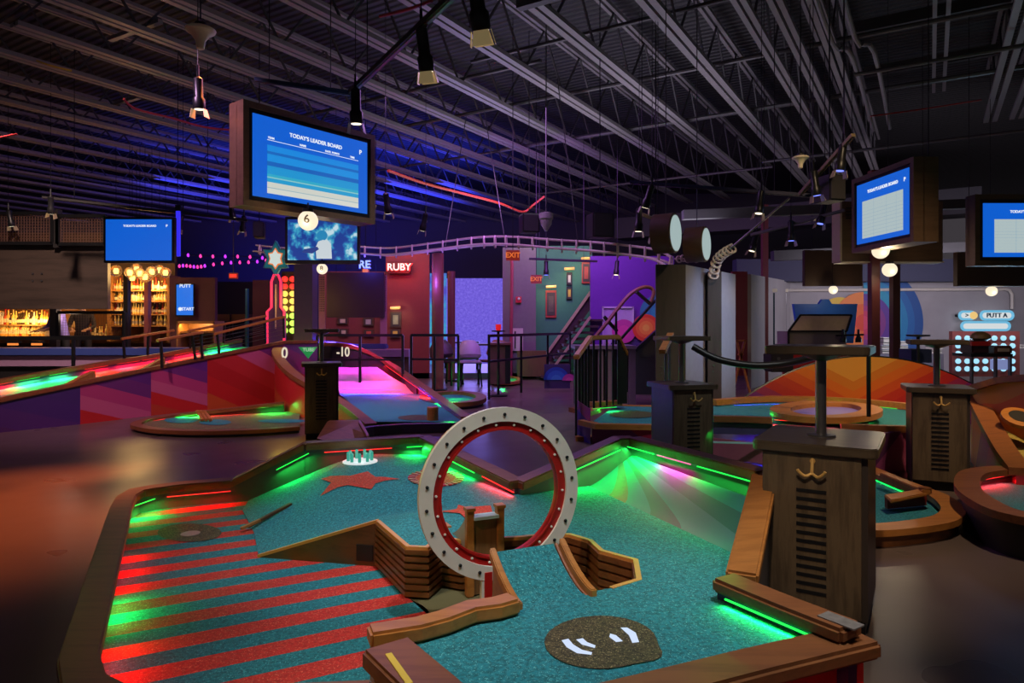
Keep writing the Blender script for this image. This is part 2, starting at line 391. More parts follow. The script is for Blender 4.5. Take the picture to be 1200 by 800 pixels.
fill(strp, lambda x, y: ZS, .12).build('striped_green', STRIPE, hole)['label'] = 'red and teal striped turf'
# ---- raised teal green: deck, mound and the strip behind the gully
def seg_d(q, a, b):
    a = Vector((a.x, a.y)); b = Vector((b.x, b.y)); t = max(0, min(1, (q - a).dot(b - a) / (b - a).length_squared)); return (q - a - (b - a) * t).length
dip_c = G(470,590,ZT)
def zt(x, y):
    q = Vector((x, y)); d = min(seg_d(q, A[i], A[i + 1]) for i in range(len(A) - 1)) if x < .1 else 9
    t = min(1, d / .66); t = t * (1.35 - .35 * t) if t < 1 else 1
    z = ZS + .004 + (ZT - ZS) * t
    z += .05 * math.exp(-((x - G(410,548,ZT).x) ** 2 + (y - G(410,548,ZT).y) ** 2) / .22) * t
    z -= .035 * math.exp(-((x - dip_c.x) ** 2 / .16 + (y - dip_c.y) ** 2 / .02)) * t
    return z
def GT(px, py, lift=.002):
    z = ZT
    for _ in range(12): p = G(px, py, z); z = .5 * z + .5 * (zt(p.x, p.y) + lift)
    p = G(px, py, z); p.z = zt(p.x, p.y) + lift; return p
bl = [G(690,570,ZT), G(863,651,ZT)]                 # foot of the painted bank
top = A[::-1] and ([railp['rise'][0]] + [railp['rise'][1], railp['back'][1], railp['back'][2], railp['dip'][1]] + bl +
      [railp['slope'][1], railp['right'][1], railp['front'][0], railp['front'][1], railp['front'][2], railp['front'][3], G(530,822,ZT), G(470,762,ZT)] +
      deck_left[::-1][1:] + gl[::-1] + A[1:][::-1])
fill(top, zt, .05).build('raised_green', TEAL, hole, smooth=True)['label'] = 'teal turf'
# ---- gully: floor and slatted timber walls
gp = [fl(W1, .1), fl(W2, .1), G(497,716,.1), fl(deck_left[2], .1), fl(deck_left[1], .1), fl(deck_left[0], .1)] + [fl(p, .1) for p in gl[::-1]][:-2]
fill(gp, lambda x, y: .118 if x < -.3 else .119, .12).build('gully_floor', plain('olive_board', (.115, .098, .040), .6), hole)
def slats(path, z0, z1, k, name='slatted_wall'):
    mb = MB(); h = (z1 - z0) / k
    for i in range(k):
        zt_ = z1 - i * h
        mb.sweep([fl(p, zt_ - .002) for p in path], .030, bottom=zt_ - h + .008)
        if i < k - 1: mb.sweep([fl(p, zt_ - h + .008) for p in path], .006, bottom=zt_ - h - .002)
    return mb.build(name, SLATW, hole)
slats([W1, W2, W3, W4, W5, gl[5], gl[6]], ZS, ZT - .004, 7)
slats(gl[6:], ZS, ZT - .004, 6)
slats(deck_left, ZS, ZT - .004, 6)
slats([G(440,737,ZT), G(447,752,ZT), G(520,830,ZT)], .02, ZT, 8)
MB().sweep([p + Z * .006 for p in gl], .018, .014).build('gully_edge', plain('edge_wood', (.62, .26, .06), .4), hole)
wedge = [A[4], W1, fl(W1, ZS)]
nrm = (W1 - A[4]).cross(Z).normalized()
MB().prism([p + nrm * .008 for p in wedge], -nrm * .02).build('wedge_wall', wood('wedge_wood', (.125, .042, .013), (.06, .020, .006)), hole)
e_ = (W1 - A[4])
MB().bar(A[4] + Z * .004, W1 + Z * .004, .02, .012).build('gully_edge', plain('edge_wood', (.62, .26, .06), .4), hole)
MB().box(fl(A[4] + e_ * .90, ZS + .055) + nrm * .010, (.075, .006, .07), fl(e_, 0)).build('vent_opening', BLACK, hole)
# deck rail along the left of the front deck, and the front left post
MB().sweep([G(432,736,.362), G(490,727,.362), G(520,719,.362), G(552,707,.362), G(582,703,.362), G(603,697,.362)], .07, .045).build('rail', ORANGE, hole, bevel=.008)
MB().sweep([G(452,752,.355), G(535,826,.355)], .13, .05).build('rail', RAIL, hole, bevel=.008)
ta, tb = G(455,765,.357), G(480,800,.357)
MB().sweep([ta, tb], .016, .003).build('yellow_tape', plain('yellow_tape', (.75, .50, .03), .5), hole)
# ---- painted bank on the right with its dark end wall
bt = [G(735,521,.50) - Z * .045, G(888,573,.50) - Z * .045]
BANK = bands('bank_mural', (1, 0, 0), 0, 1, [(.3, .3, .3)])
m, nt, b = nodes('bank_paint'); v_ = pos(nt)
bd = (bl[1] - bl[0]); bd.z = 0; bd.normalize()
qa = mathn(nt, 'MAXIMUM', mathn(nt, 'SUBTRACT', dot(nt, v_, bd), bt[0].dot(bd) - .12), .02)
sa_ = mathn(nt, 'DIVIDE', mathn(nt, 'SUBTRACT', .465, dot(nt, v_, (0, 0, 1))), qa)
s = mathn(nt, 'DIVIDE', sa_, mathn(nt, 'ADD', sa_, .2))
cs = [(0, (.02, .26, .23)), (.20, (.02, .13, .11)), (.32, (.07, .19, .21)), (.43, (.085, .075, .11)), (.50, (.10, .12, .22)), (.58, (.30, .045, .07)), (.66, (.11, .10, .20)), (.76, (.06, .12, .17))]
nt.links.new(ramp(nt, s, cs, 'CONSTANT'), b.inputs['Base Color']); b.inputs['Roughness'].default_value = .6
bp = MB(); NN = 8; vs = []
bl2 = [bl[0], bl[1] + (bl[1] - bl[0]) * .02]; bt2 = [bt[0], bt[1] + (bt[1] - bt[0]) * .03]
for j in range(NN + 1):
    t = j / NN
    for i in range(NN + 1):
        q = i / NN; lo_ = bl2[0].lerp(bl2[1], q); hi = bt2[0].lerp(bt2[1], q); p = lo_.lerp(hi, t); p.z = ZT + (.455 - ZT) * (t ** 1.35); vs.append(p)
bp.add(vs, [(j * (NN + 1) + i, j * (NN + 1) + i + 1, (j + 1) * (NN + 1) + i + 1, (j + 1) * (NN + 1) + i) for j in range(NN) for i in range(NN)])
bp.build('bank_mural', m, hole, smooth=True)['label'] = 'curved bank painted in teal, pink and lilac rays'
v0 = G(610,581,ZT)
MB().prism([v0 + Vector((0, .01, 0)), bl[0] + Vector((-.02, .01, 0)), bt[0] + Vector((-.03, .02, 0)), railp['climb'][1] - Z * .06, railp['climb'][0] - Z * .05], Vector((0, .012, 0))).build('end_wall', GREYW, hole)
# ---- red and black checked board at the back
fa, fb = G(361,534,.335), G(476,527,.335); fd = (fb - fa)
cm = plain('orange_check', (.55, .16, .05), .5); cr = plain('red_check', (.65, .03, .02), .5)
mb = MB()
for i in range(10):
    a = fa + fd * (i / 10); bq = fa + fd * ((i + 1) / 10)
    a2 = a + Vector((0, .0, .07)); b2 = bq + Vector((0, 0, .07)); mi = 2 if i % 2 else (0 if i in (0, 8) else 1)
    mb.prism([a, bq, b2, a2], Vector((0, .012, 0)), mi)
mb.build('checked_board', [cm, cr, DARK], hole)
# ---- inlays in the turf
def inlay(name, px, mat, lift=.004, parent=hole, zf=None):
    pts = [GT(x, y, lift) for x, y in px]
    zz = zf or (lambda x, y: zt(x, y) + lift)
    return fill(pts, zz, .035).build(name, mat, parent, smooth=True)
S1 = [(376,561),(387,557.5),(411,557),(431,552),(440,558.5),(469,561),(440,566),(435,573),(408,568),(396,570.5),(375,581),(388,565)]
inlay('star_inlay', S1, REDT)['label'] = 'red turf star'
inlay('star_inlay', [(514,599),(535,596),(537,591),(548,594),(575,592),(577,600),(560,603),(548,610),(539,601)], REDT)['label'] = 'red turf star'
el = lambda cx, cy, rx, ry, n=28, a=0: [(cx + rx * math.cos(2 * math.pi * i / n), cy + ry * math.sin(2 * math.pi * i / n)) for i in range(n)]
inlay('striped_lip', el(511,560,32,9.5), plain('cream_turf', (.62, .50, .30), .8), .004)
mbm = MB()
for i in range(26):
    a0 = 2 * math.pi * i / 26; a1 = a0 + math.pi / 26
    q = [(511 + rx * math.cos(a), 560 + ry * math.sin(a)) for a, rx, ry in ((a0, 33, 9.8), (a1, 33, 9.8), (a1, 24, 6.6), (a0, 24, 6.6))]
    mbm.prism([GT(x, y, .005) for x, y in q], Z * .004)
mbm.build('striped_lip', RED, hole)
inlay('mouth_inlay', el(511,560,24,6.8), REDT, .008)
tee = el(704,752,66,31,40); tk = lambda i: 1 + .22 * math.exp(-((i / 40 * 360 - 28) / 16) ** 2)
tee = [(704 + (x - 704) * tk(i), 752 + (y - 752) * tk(i)) for i, (x, y) in enumerate(tee)]
inlay('tee_patch', tee, BROWN, .003)['label'] = 'brown turf tee patch'
glow = emit('mark_glow', (.62, .72, .95), 1.0)
def arc_mark(px):
    inlay('tee_mark', px, glow, .006)
arc_mark([(658,750),(664,758),(676,765),(693,767),(694,764),(682,761),(672,755),(666,748)])
arc_mark([(675,749),(682,755),(697,759),(698,756),(688,752),(683,747.5)])
arc_mark([(715,742),(722,744),(730,751),(722,752),(714,746)])
arc_mark([(727,735),(735,735),(745,741),(749,752),(741,753),(737,744)])
zs = lambda x, y: ZS + .003
fill([G(x, y, ZS) for x, y in el(222,624.5,37.5,10.5,36)], zs, .06).build('cup_patch', BROWN, hole)['label'] = 'brown turf disc round the cup'
MB().lathe([(.045, .0), (.045, .003), (.036, .003)], G(223,626,ZS) + Z * .003, n=24).build('cup', plain('cup_grey', (.26, .24, .22), .5), hole)
sa, sb = GT(290,617,.006), GT(341,590,.006)
MB().bar(sa, sb, .022, .012).build('slot_strip', plain('dark_slot_wood', (.10, .035, .012), .5), hole)
MB().bar(sa + Vector((-.02, -.03, 0)), sa.lerp(sb, .3) + Vector((0, -.012, .002)), .018, .012).build('slot_strip', ORANGE, hole)
# ---- light strips under the rails
LG = emit('green_led', (.02, 1, .08), 1.6); LR = emit('red_led', (1, .02, .02), 1.6); LP = emit('pink_led', (1, .05, .35), 1.4)
def led(a, b, col, inward, e=3.0, drop=.062, parent=hole, strip=True):
    """a light strip fixed under a rail between the points a and b; inward points to the playing side"""
    cm = {'g': (LG, (.02, 1, .10)), 'r': (LR, (1, .015, .02)), 'p': (LP, (1, .04, .4)), 'b': (emit('blue_led', (.08, .05, 1), 1.5), (.06, .04, 1)), 'm': (emit('magenta_led', (1, .03, .8), 1.4), (1, .03, .8))}[col]
    inw = Vector(inward).normalized(); a = Vector(a) - Z * drop + inw * .042; b = Vector(b) - Z * drop + inw * .042
    if strip: MB().bar(a, b, .006, .004).build('led_strip', cm[0], parent)
    c = (a + b) / 2 + inw * .008 - Z * .01; L = (b - a).length
    o = lamp('AREA', 'led_light', c, e, cm[1], c + inw * .5 - Z * .87, L, .012)
    d = (b - a).normalized(); zz = -(inw * .5 - Z * .87).normalized(); zz = (zz - d * zz.dot(d)).normalized(); yy = zz.cross(d)
    o.rotation_euler = Matrix((d, yy, zz)).transposed().to_euler()
rl = railp['left']; IN = Vector((.9, .3, 0))
def on(i, t): return rl[i].lerp(rl[i + 1], t)
led(on(4, .05), on(5, .08), 'r', IN, 1.0); led(on(5, .28), on(5, .62), 'g', IN, 1.1); led(on(5, .72), on(6, .45), 'r', IN, .9)
led(rl[8], rl[10], 'g', (.6, -.8, 0), 1.6); led(rl[10].lerp(rl[11], .5), rl[12], 'r', (.2, -1, 0), .9)
led(on(0, .35), on(0, .95), 'g', (.0, 1, 0), .4)
rp = railp['rise']; led(rp[0].lerp(rp[1], .55), rp[1], 'g', (.75, -.6, 0), 1.2)
rp = railp['back']; led(rp[0].lerp(rp[1], .2), rp[1].lerp(rp[0], .15), 'r', (0, -1, 0), .7); led(rp[1], rp[2], 'g', (0, -1, 0), 1.5)
rp = railp['dip']; led(rp[0].lerp(rp[1], .35), rp[0].lerp(rp[1], .66), 'g', (-.8, -.7, 0), .9, .05); led(rp[0].lerp(rp[1], .72), rp[1], 'r', (-.5, -.8, 0), 1.8, .05)
rp = railp['climb']; led(rp[0].lerp(rp[1], .4), rp[1], 'g', (.3, -1, 0), 1.9)
rp = railp['bank']; led(rp[0], rp[0].lerp(rp[1], .25), 'g', (-.9, -.5, 0), 1.6, .05); led(rp[0].lerp(rp[1], .28), rp[0].lerp(rp[1], .55), 'p', (-.9, -.5, 0), 1.8, .05); led(rp[0].lerp(rp[1], .6), rp[1], 'g', (-.9, -.5, 0), 2.6, .05)
rp = railp['right']; led(rp[0].lerp(rp[1], .2), rp[2].lerp(rp[1], .35), 'g', (-.8, -.6, 0), .9, .05)
rp = railp['front']; led(rp[0] + Vector((.01, -.06, 0)), rp[1] + Vector((.01, -.06, 0)), 'r', (.3, -1, 0), 2.5, .05, strip=False)
# ---- jump ramp, hoop and landing chute
B0, B1 = G(614,712,ZT), G(685,699,ZT); ac = (B1 - B0); wd = ac.length; ac.normalize(); fw = Vector((-ac.y, ac.x, 0))
rampT = thing('jump_ramp', 'short curved teal turf launch ramp with two orange wooden curbs, just before the hoop', 'golf ramp', (B0 + B1) / 2)
def rz(t): return ZT + .004 + .10 * t ** 1.7
prof = [(t, rz(t)) for t in [i / 10 for i in range(11)]]; RL = .21
mb = MB()
for i in range(10):
    (t0, z0), (t1, z1) = prof[i], prof[i + 1]
    q = [fl(B0 + fw * RL * t0, z0), fl(B1 + fw * RL * t0, z0), fl(B1 + fw * RL * t1, z1), fl(B0 + fw * RL * t1, z1)]; mb.add(q, [(0, 1, 2, 3)])
q = [fl(B0 + fw * RL, prof[-1][1]), fl(B1 + fw * RL, prof[-1][1])]; mb.add(q + [q[1] - Z * .08, q[0] - Z * .08], [(0, 1, 2, 3)])
mb.build('ramp_turf', TEAL, rampT, smooth=True)
for sgn, Bq in ((-1, B0), (1, B1)):
    o_ = Bq + ac * sgn * .012
    pt = [fl(o_ + fw * RL * t * 1.02 - fw * .02, z + .022) for t, z in prof]
    MB().prism(pt + [p - Z * .032 for p in pt[::-1]], ac * sgn * .022).build('curb', ORANGE, rampT, bevel=.003)
    o2 = Bq + ac * sgn * .005
    MB().prism([fl(o2 + fw * RL * t, z) for t, z in prof] + [fl(o2 + fw * RL, ZS + .06), fl(o2, ZS + .06)], ac * sgn * .01).build('side_panel', wood('panel_wood', (.32, .13, .075), (.22, .085, .05)), rampT)
CEN = G(606, 712, ZT); path0 = (B0 + B1) / 2
HC = P(585, 576, 2.45); HR = .306
hoop = thing('jump_hoop', 'upright white and red hoop studded with bolts standing over the timber gully', 'hoop', (HC.x, HC.y, .12))
def annulus(r0, r1, t, off, n=72):
    mb = MB(); n_ = fw
    o0 = ring_pts(HC + n_ * off, r1, ac, Z, n); i0 = ring_pts(HC + n_ * off, r0, ac, Z, n)
    k = n; vs = o0 + i0 + [p + n_ * t for p in o0] + [p + n_ * t for p in i0]; fs = []
    for i in range(k):
        j = (i + 1) % k; fs += [(i, j, k + j, k + i), (2 * k + j, 2 * k + i, 3 * k + i, 3 * k + j), (i, 2 * k + i, 2 * k + j, j), (k + j, 3 * k + j, 3 * k + i, k + i)]
    return mb.add(vs, fs)
annulus(.256, HR, .018, -.03).build('white_flange', WHITE, hoop)
annulus(.225, .262, .016, -.022).build('red_flange', RED, hoop)
annulus(.225, .232, .034, -.026).build('hoop_lining', RED, hoop)
annulus(.228, HR - .004, .012, -.008).build('back_flange', ORANGE, hoop)
for k in range(22):
    a = 2 * math.pi * (k + .4) / 22
    if k % 1 == 0: MB().lathe([(.006, 0), (.006, .004), (.003, .006)], HC + ac * math.cos(a) * .281 + Z * math.sin(a) * .281 - fw * .03, -fw, 10).build('bolt', BLACK, hoop)
    a += .12
    MB().lathe([(.0045, 0), (.0045, .004), (.002, .005)], HC + ac * math.cos(a) * .244 + Z * math.sin(a) * .244 - fw * .022, -fw, 10).build('rivet', WHITE, hoop)
pb = HC - Z * .29
MB().box(fl(pb, .185) - fw * .018 - ac * .072, (.012, .02, .20), ac).build('post', WHITE, hoop)
MB().box(fl(pb, .185) - fw * .018 - ac * .054, (.028, .03, .20), ac).build('post', RED, hoop)
MB().box(fl(pb, .126), (.16, .12, .012), ac).build('base_plate', DARK, hoop)
CH = P(568, 640, 2.63); CH.z = ZS
chute = thing('landing_chute', 'brown wooden landing chute with two posts and pale curved side behind the hoop', 'golf ramp', CH)
for s_ in (-1, 1):
    MB().box(fl(CH + ac * s_ * .062, .285), (.03, .03, .33), ac).build('post', ORANGE, chute, bevel=.003)
    MB().box(fl(CH + ac * s_ * .062, .452), (.036, .04, .012), ac).build('post_cap', ORANGE, chute)
MB().box(fl(CH, .27), (.10, .014, .29), ac).build('back_board', wood('chute_wood', (.22, .10, .035), (.13, .055, .02), axis=(0, 0, 1)), chute)
MB().box(fl(CH, .418), (.10, .05, .012), ac).build('chute_lip', plain('pale_blue_lip', (.45, .62, .66), .4), chute)
for s_ in (-1, 1):
    e0 = CH + ac * s_ * .062 + fw * .015
    pr = [fl(e0 + fw * .26 * t, ZT - .01 + .115 * (1 - t) ** 2.2) for t in [i / 10 for i in range(11)]]
    MB().prism(pr + [fl(e0 + fw * .26, .2), fl(e0, .2)], ac * s_ * .012).build('side_panel', plain('grey_panel', (.36, .33, .30), .5), chute)
    MB().bar(pr[-1] - fw * .03 + Z * .012, pr[-1] + fw * .04 + Z * .01, .022, .018).build('curb', ORANGE, chute)
mb = MB(); 
for i in range(10):
    z0 = lambda t: ZT - .012 + .115 * (1 - t) ** 2.2
    t0, t1 = i / 10, (i + 1) / 10; e0 = CH - ac * .055 + fw * .015; e1 = CH + ac * .055 + fw * .015
    mb.add([fl(e0 + fw * .26 * t0, z0(t0)), fl(e1 + fw * .26 * t0, z0(t0)), fl(e1 + fw * .26 * t1, z0(t1)), fl(e0 + fw * .26 * t1, z0(t1))], [(0, 1, 2, 3)])
mb.build('chute_turf', TEAL, chute)
# ---- the little lit crown of pegs
cp = GT(422, 541, .003)
crown = thing('peg_crown', 'small lit white pad with a crown of teal pegs on the back green', 'golf obstacle', cp)
padm = emit('pad_glow', (.85, .95, .95), .75)
MB().lathe([(.10, 0), (.10, .006), (.085, .010)], cp, n=32).build('pad', padm, crown)
for k in range(9):
    a = 2 * math.pi * k / 9
    MB().lathe([(.009, 0), (.009, .05), (.005, .054)], cp + Vector((math.cos(a) * .068, math.sin(a) * .068, .008)), n=10).build('peg', emit('teal_peg', (.05, .55, .42), .55), crown)
led_c = lamp('POINT', 'peg_light', cp + Z * .06, .35, (.6, 1, .9), size=.02)
# ================================================================ drink posts: slatted cabinets with a pole and a small table
def kiosk(label, w=.42, dp=.46, h=.705, hp=1.07, face=OAK, rounded=True):
    k = thing('drinks_cabinet', label, 'cabinet', (0, 0, 0), 'slatted cabinets with pole tables')
    b = MB().box((0, 0, (h - .035 + .06) / 2), (w - .07, dp - .08, h - .035 - .06)); b.build('body', plain('cabinet_side', (.040, .030, .026), .35), k)
    MB().box((0, .01, .03), (w - .09, dp - .10, .06)).build('plinth', BLACK, k)
    fd_ = MB().box((-.008, -(dp - .08) / 2 - .008, (h - .035 + .06) / 2), (w - .095, .018, h - .035 - .075)).build('door', face, k, bevel=.002)
    sl = MB()
    for i in range(13): sl.box((-.005, -(dp - .08) / 2 - .018, h - .18 - i * .032), (.105, .005, .013))
    sl.build('vent_slots', BLACK, fd_)
    c = .035; a, d = w / 2, dp / 2
    poly = []
    for cx, cy, q0 in ((a - c, d - c, 0), (-a + c, d - c, 90), (-a + c, -d + c, 180), (a - c, -d + c, 270)):
        for j in range(5): q = R(q0 + 22.5 * j); poly.append((cx + c * math.cos(q), cy + c * math.sin(q), h - .038))
    MB().prism(poly, (0, 0, .038)).build('top', OAKX, k, bevel=.004)
    hk = MB(); y = -(dp - .08) / 2 - .022; z = h - .085
    hk.tube([(0, y, z + .03), (0, y - .012, z), (0, y - .016, z - .022)], .006)
    for s_ in (-1, 1): hk.tube(smooth_path([(0, y - .014, z - .024), (s_ * .022, y - .024, z - .034), (s_ * .042, y - .030, z - .020), (s_ * .048, y - .032, z - .010)], 4), .0055)
    hk.lathe([(.010, 0), (.010, .004)], (0, y + .005, z + .02), (0, -1, 0), 12)
    hk.build('coat_hook', BRASS, k, smooth=True)
    MB().lathe([(.055, h), (.055, h + .006), (.021, h + .010), (.021, hp - .06), (.06, hp - .045), (.085, hp - .036), (.085, hp - .03)], (0, 0, 0), n=20).build('pole', STEEL, k, smooth=True)
    poly = [(x, y_, hp - .032) for x, y_, _ in [(p[0] * .86, p[1] * .70, 0) for p in poly]]
    MB().prism(poly, (0, 0, .034)).build('table_top', OAKX, k, bevel=.004)
    return k
fr = P(1029, 527, 2.45); kw, kd = .44, .50
cen = fr - V * kw / 2 + U * kd / 2; cen.z = 0
def kplace(k, x, y, deg, sc=1): return place(k, (x, y, 0), R(deg), sc)
k1 = kplace(kiosk('large dark oak cabinet with brass hook and pole table, at right beside the near hole', .44, .50), cen.x, cen.y, -31.5)
k4 = kplace(kiosk('dark slatted cabinet with pole table, standing right of the big orange chevron board', .42, .42, .72, 1.05), 3.06, 4.92, -24)
c2 = P(786, 452, 5.09); k2r = R(14)
k2 = kplace(kiosk('dark slatted cabinet with pole table, in front of the two tall wooden pillars', .41, .44, .706, 1.07), c2.x + .205 * math.cos(k2r) - .22 * math.sin(k2r), c2.y + .205 * math.sin(k2r) + .22 * math.cos(k2r), 14)
k3 = kplace(kiosk('dark slatted cabinet with pole table, beside the curved rail marked minus ten', .40, .44, .775, 1.12), -1.98, 7.1, 16)
# ================================================================ the long ramp hole along the left with the painted side
left = thing('minigolf_hole', 'long rising ramp hole on the left with purple, pink and red painted side panels', 'mini golf hole', (-4.6, 8.8, 0))
PURP, PINK, MAG, ROSE = (.085, .022, .17), (.42, .05, .16), (.25, .03, .16), (.50, .10, .20)
ORG, REDP = (.50, .085, .02), (.50, .022, .02)
bpx = [(-60, 513), (94, 497), (177, 487), (243, 480), (334, 471), (372, 468)]
tpz = [.30, .50, .625, .74, .93, .93]
base = [G(x, y, 0) for x, y in bpx]
cols = [[(.08, .02, .12), (.075, .022, .15), (.055, .02, .15), (.05, .02, .14)],
        [REDP, ROSE, PINK, (.14, .03, .16), (.10, .025, .18)],
        [(.45, .05, .02), REDP, ROSE, PINK, (.15, .03, .17), (.11, .025, .19)],
        [ORG, REDP, (.42, .02, .02), (.48, .03, .03), ROSE, (.18, .03, .16)],
        [REDP, (.32, .02, .05), (.2, .03, .15), (.12, .03, .18)]]
tops = [Vector((p.x, p.y, z)) for p, z in zip(base, tpz)]
for i in range(5):
    d = (base[i + 1] - base[i]).normalized(); c0 = base[i].dot(d)
    L_ = (base[i + 1] - base[i]).length
    dirn = d * (.30 if i < 3 else .45) + Z * .9
    mt = bands('ramp_mural', dirn, c0 * dirn.dot(d) / 1 , c0 * dirn.dot(d) + L_ * dirn.dot(d) + tpz[i + 1] * .9, cols[i]) if False else None
    name = 'ramp_mural_%s' % 'abcde'[i]
    mt = bands(name, dirn, c0 * dirn.dot(d), c0 * dirn.dot(d) + L_ * dirn.dot(d) * .9 + tpz[i + 1] * .85, cols[i])
    nn = Vector((d.y, -d.x, 0))
    MB().prism([base[i], base[i + 1], tops[i + 1] - Z * .05, tops[i] - Z * .05], -nn * .04).build('painted_panel', mt, left)['label'] = ['deep purple panel', 'purple, pink and red banded panel', 'violet and pink banded panel with a red foot', 'red panel with orange and rose facets', 'red and violet panel'][i]
bk = Vector((-.81, .59, 0))
MB().sweep([p + bk * .03 for p in tops], .10, .05).build('rail', RAIL, left, bevel=.008)
far = [t + bk * 1.15 + Z * z for t, z in zip(tops, [.09, .07, .05, .02, .02, .02])]
MB().sweep(far[:5], .10, .06).build('rail', RAIL, left, bevel=.008)
MB().sweep([p - Z * .055 for p in far[:5]], .05, bottom=0).build('skirt', PLUM, left)
mb = MB(); chk = [TEAL, turf('ochre_turf', (.20, .13, .035), (.42, .30, .12), (.08, .05, .015), 120), TEAL]
for i in range(4):
    for j in range(3):
        for q in range(2):
            f_ = lambda t, s_: tops[i].lerp(tops[i + 1], t).lerp(far[i].lerp(far[i + 1], t), s_) - Z * .13
            mb.add([f_(j / 3, q / 2), f_((j + 1) / 3, q / 2), f_((j + 1) / 3, (q + 1) / 2), f_(j / 3, (q + 1) / 2)], [(0, 1, 2, 3)], (i + j + q) % 3)
mb.build('patchwork_turf', chk, left)['label'] = 'teal and ochre turf patches'
for i, t0, t1, cc in ((0, .45, .75, 'r'), (0, .78, .98, 'g'), (1, .1, .35, 'g'), (1, .6, .95, 'r'), (2, .1, .5, 'r'), (2, .55, .95, 'r'), (3, .1, .4, 'r'), (3, .5, .8, 'g')):
    led(far[i].lerp(far[i + 1], t0), far[i].lerp(far[i + 1], t1), cc, -bk, 13.0, parent=left)
# wooden wedge dividers on the ramp
MB().sweep([tops[1].lerp(tops[2], -.15) + bk * .05, tops[1].lerp(tops[2], .32) + bk * .30 + Z * .06], .06, .12).build('divider', ORANGE, left)
MB().sweep([tops[2].lerp(tops[3], -.1) + bk * .05, tops[2].lerp(tops[3], .4) + bk * .30 + Z * .06], .06, .12).build('divider', ORANGE, left)
# handrails beside the ramp
def handrail(label, a, b, posts, name='handrail', wires=0, mat=ORANGE):
    t = thing(name, label, 'handrail', fl((a + b) / 2, min(p.z for _, p in posts)), 'wood topped handrails beside the ramp')
    MB().bar(a, b, .05, .035).build('top_rail', mat, t, bevel=.006)
    for u_, foot in posts: MB().bar(a.lerp(b, u_) - Z * .01, foot, .028).build('post', BLACK, t)
    for k in range(wires):
        f = (k + 1) / (wires + 1); MB().bar(a.lerp(posts[0][1], f), b.lerp(posts[-1][1], f), .006).build('wire', STEEL, t)
    return t
handrail('short wood topped handrail furthest left on the ramp, in front of the bar', P(142, 397, 9.6), P(204, 387, 10.2), [(.04, P(146, 422, 9.6)), (.5, P(173, 417, 9.9))])
handrail('short wood topped handrail between the ramp lanes, nearest of the four', P(184, 399, 8.7), P(238, 389, 9.3), [(.08, P(190, 431, 8.75)), (.75, P(229, 421, 9.2)), (.95, P(237, 420, 9.3))])
handrail('long wood topped handrail on the near edge of the upper ramp', P(252, 391, 9.45), P(334, 371, 10.2), [(.03, P(257, 414, 9.5)), (.70, P(311, 402, 10.0)), (.98, P(333, 396, 10.2))], wires=4)
handrail('long wood topped handrail on the far edge of the upper ramp', P(220, 388, 10.1), P(312, 370, 10.9), [(.03, P(223, 408, 10.2)), (.45, P(262, 402, 10.5)), (.97, P(311, 394, 10.9))], wires=4)
# ================================================================ the hole whose curved rail is marked -10
ten = thing('minigolf_hole', 'teal hole behind the slatted cabinet with a tall curved rail marked minus ten', 'mini golf hole', (-1.6, 9, 0))
lp = smooth_path([G(435,496,.10), G(398,468,.25), G(345,437,.55), G(324,411,.80), G(338,403,.86), G(365,400.5,.87), G(400,402,.86), G(428,409,.76), G(460,427,.50), G(500,455,.20), G(547,488,.12)], 5)
MB().sweep(lp, .13, .06).build('rail', RAIL, ten, smooth=True)
MB().sweep([p - Z * .06 for p in lp], .05, bottom=0.0).build('skirt', bands('ten_mural', (.35, 0, 1), -1.2, .5, [ORG, REDP, (.4, .03, .06), (.2, .03, .14), (.1, .03, .2)]), ten, smooth=True)
ins = MB().sweep([p - Z * .07 for p in lp[2:-6]], .02, bottom=[max(.05, p.z - .42) for p in lp[2:-6]], off=-.045).build('inner_wall', DARK, ten, smooth=True)
tp = [G(435,494,.08), G(541,494,.08), G(547,486,.08), G(503,461,.08), G(398,461,.08)]
fill(tp, lambda x, y: .08, .12).build('teal_green', TEAL, ten)
PB = plain('pale_laminate', (.52, .42, .55), .35)
b0, b1, b2, b3 = G(398,461,.08), G(503,461,.08), G(442,430,.46), G(392,430,.46)
mb = MB(); vs = []
for j in range(7):
    t = j / 6
    for i in range(7):
        p = b0.lerp(b1, i / 6).lerp(b3.lerp(b2, i / 6), t); p.z = .08 + .38 * t ** 1.5; vs.append(p)
mb.add(vs, [(j * 7 + i, j * 7 + i + 1, (j + 1) * 7 + i + 1, (j + 1) * 7 + i) for j in range(6) for i in range(6)]).build('bank', PB, ten, smooth=True)
fill([b3, b2, G(440,424,.46), G(365,424,.46), G(350,432,.46)], lambda x, y: .46, .2).build('upper_green', TEAL, ten)
MB().sweep([G(392,508,.10), G(436,499,.10), G(470,496.5,.10), G(540,495,.10), G(549,490,.10)], .08, bottom=0).build('front_board', plain('violet_board', (.06, .035, .085), .4), ten, bevel=.006)
lamp('SPOT', 'magenta_led_light', b0.lerp(b1, .35) + Vector((.1, .2, 1.9)), 300, (1, .05, .75), b0.lerp(b1, .35) + Vector((-.25, .55, .2)), .1, spot=48, blend=.7)
led(b0 + Z * .1, b1 + Z * .1 - (b1 - b0) * .3, 'b', (0, -1, .2), 16, .05, ten)
led(lp[-12], lp[-5], 'r', (-.9, -.3, 0), 18, parent=ten); led(lp[-5], lp[-1], 'g', (-.9, -.4, 0), 5, parent=ten); led(lp[26], lp[34], 'b', (-.9, -.4, 1.2), 14, -.01, ten)
TXT = emit('warm_sign_white', (.95, .82, .62), .8)
text('number', '-10', .21, P(402, 412.5, 10.9), (1, -.55, 0), (0, 0, 1), TXT, ten)
text('number', '0', .21, P(333.5, 414, 9.3), (1, 1.4, 0), (0, 0, 1), TXT, ten)
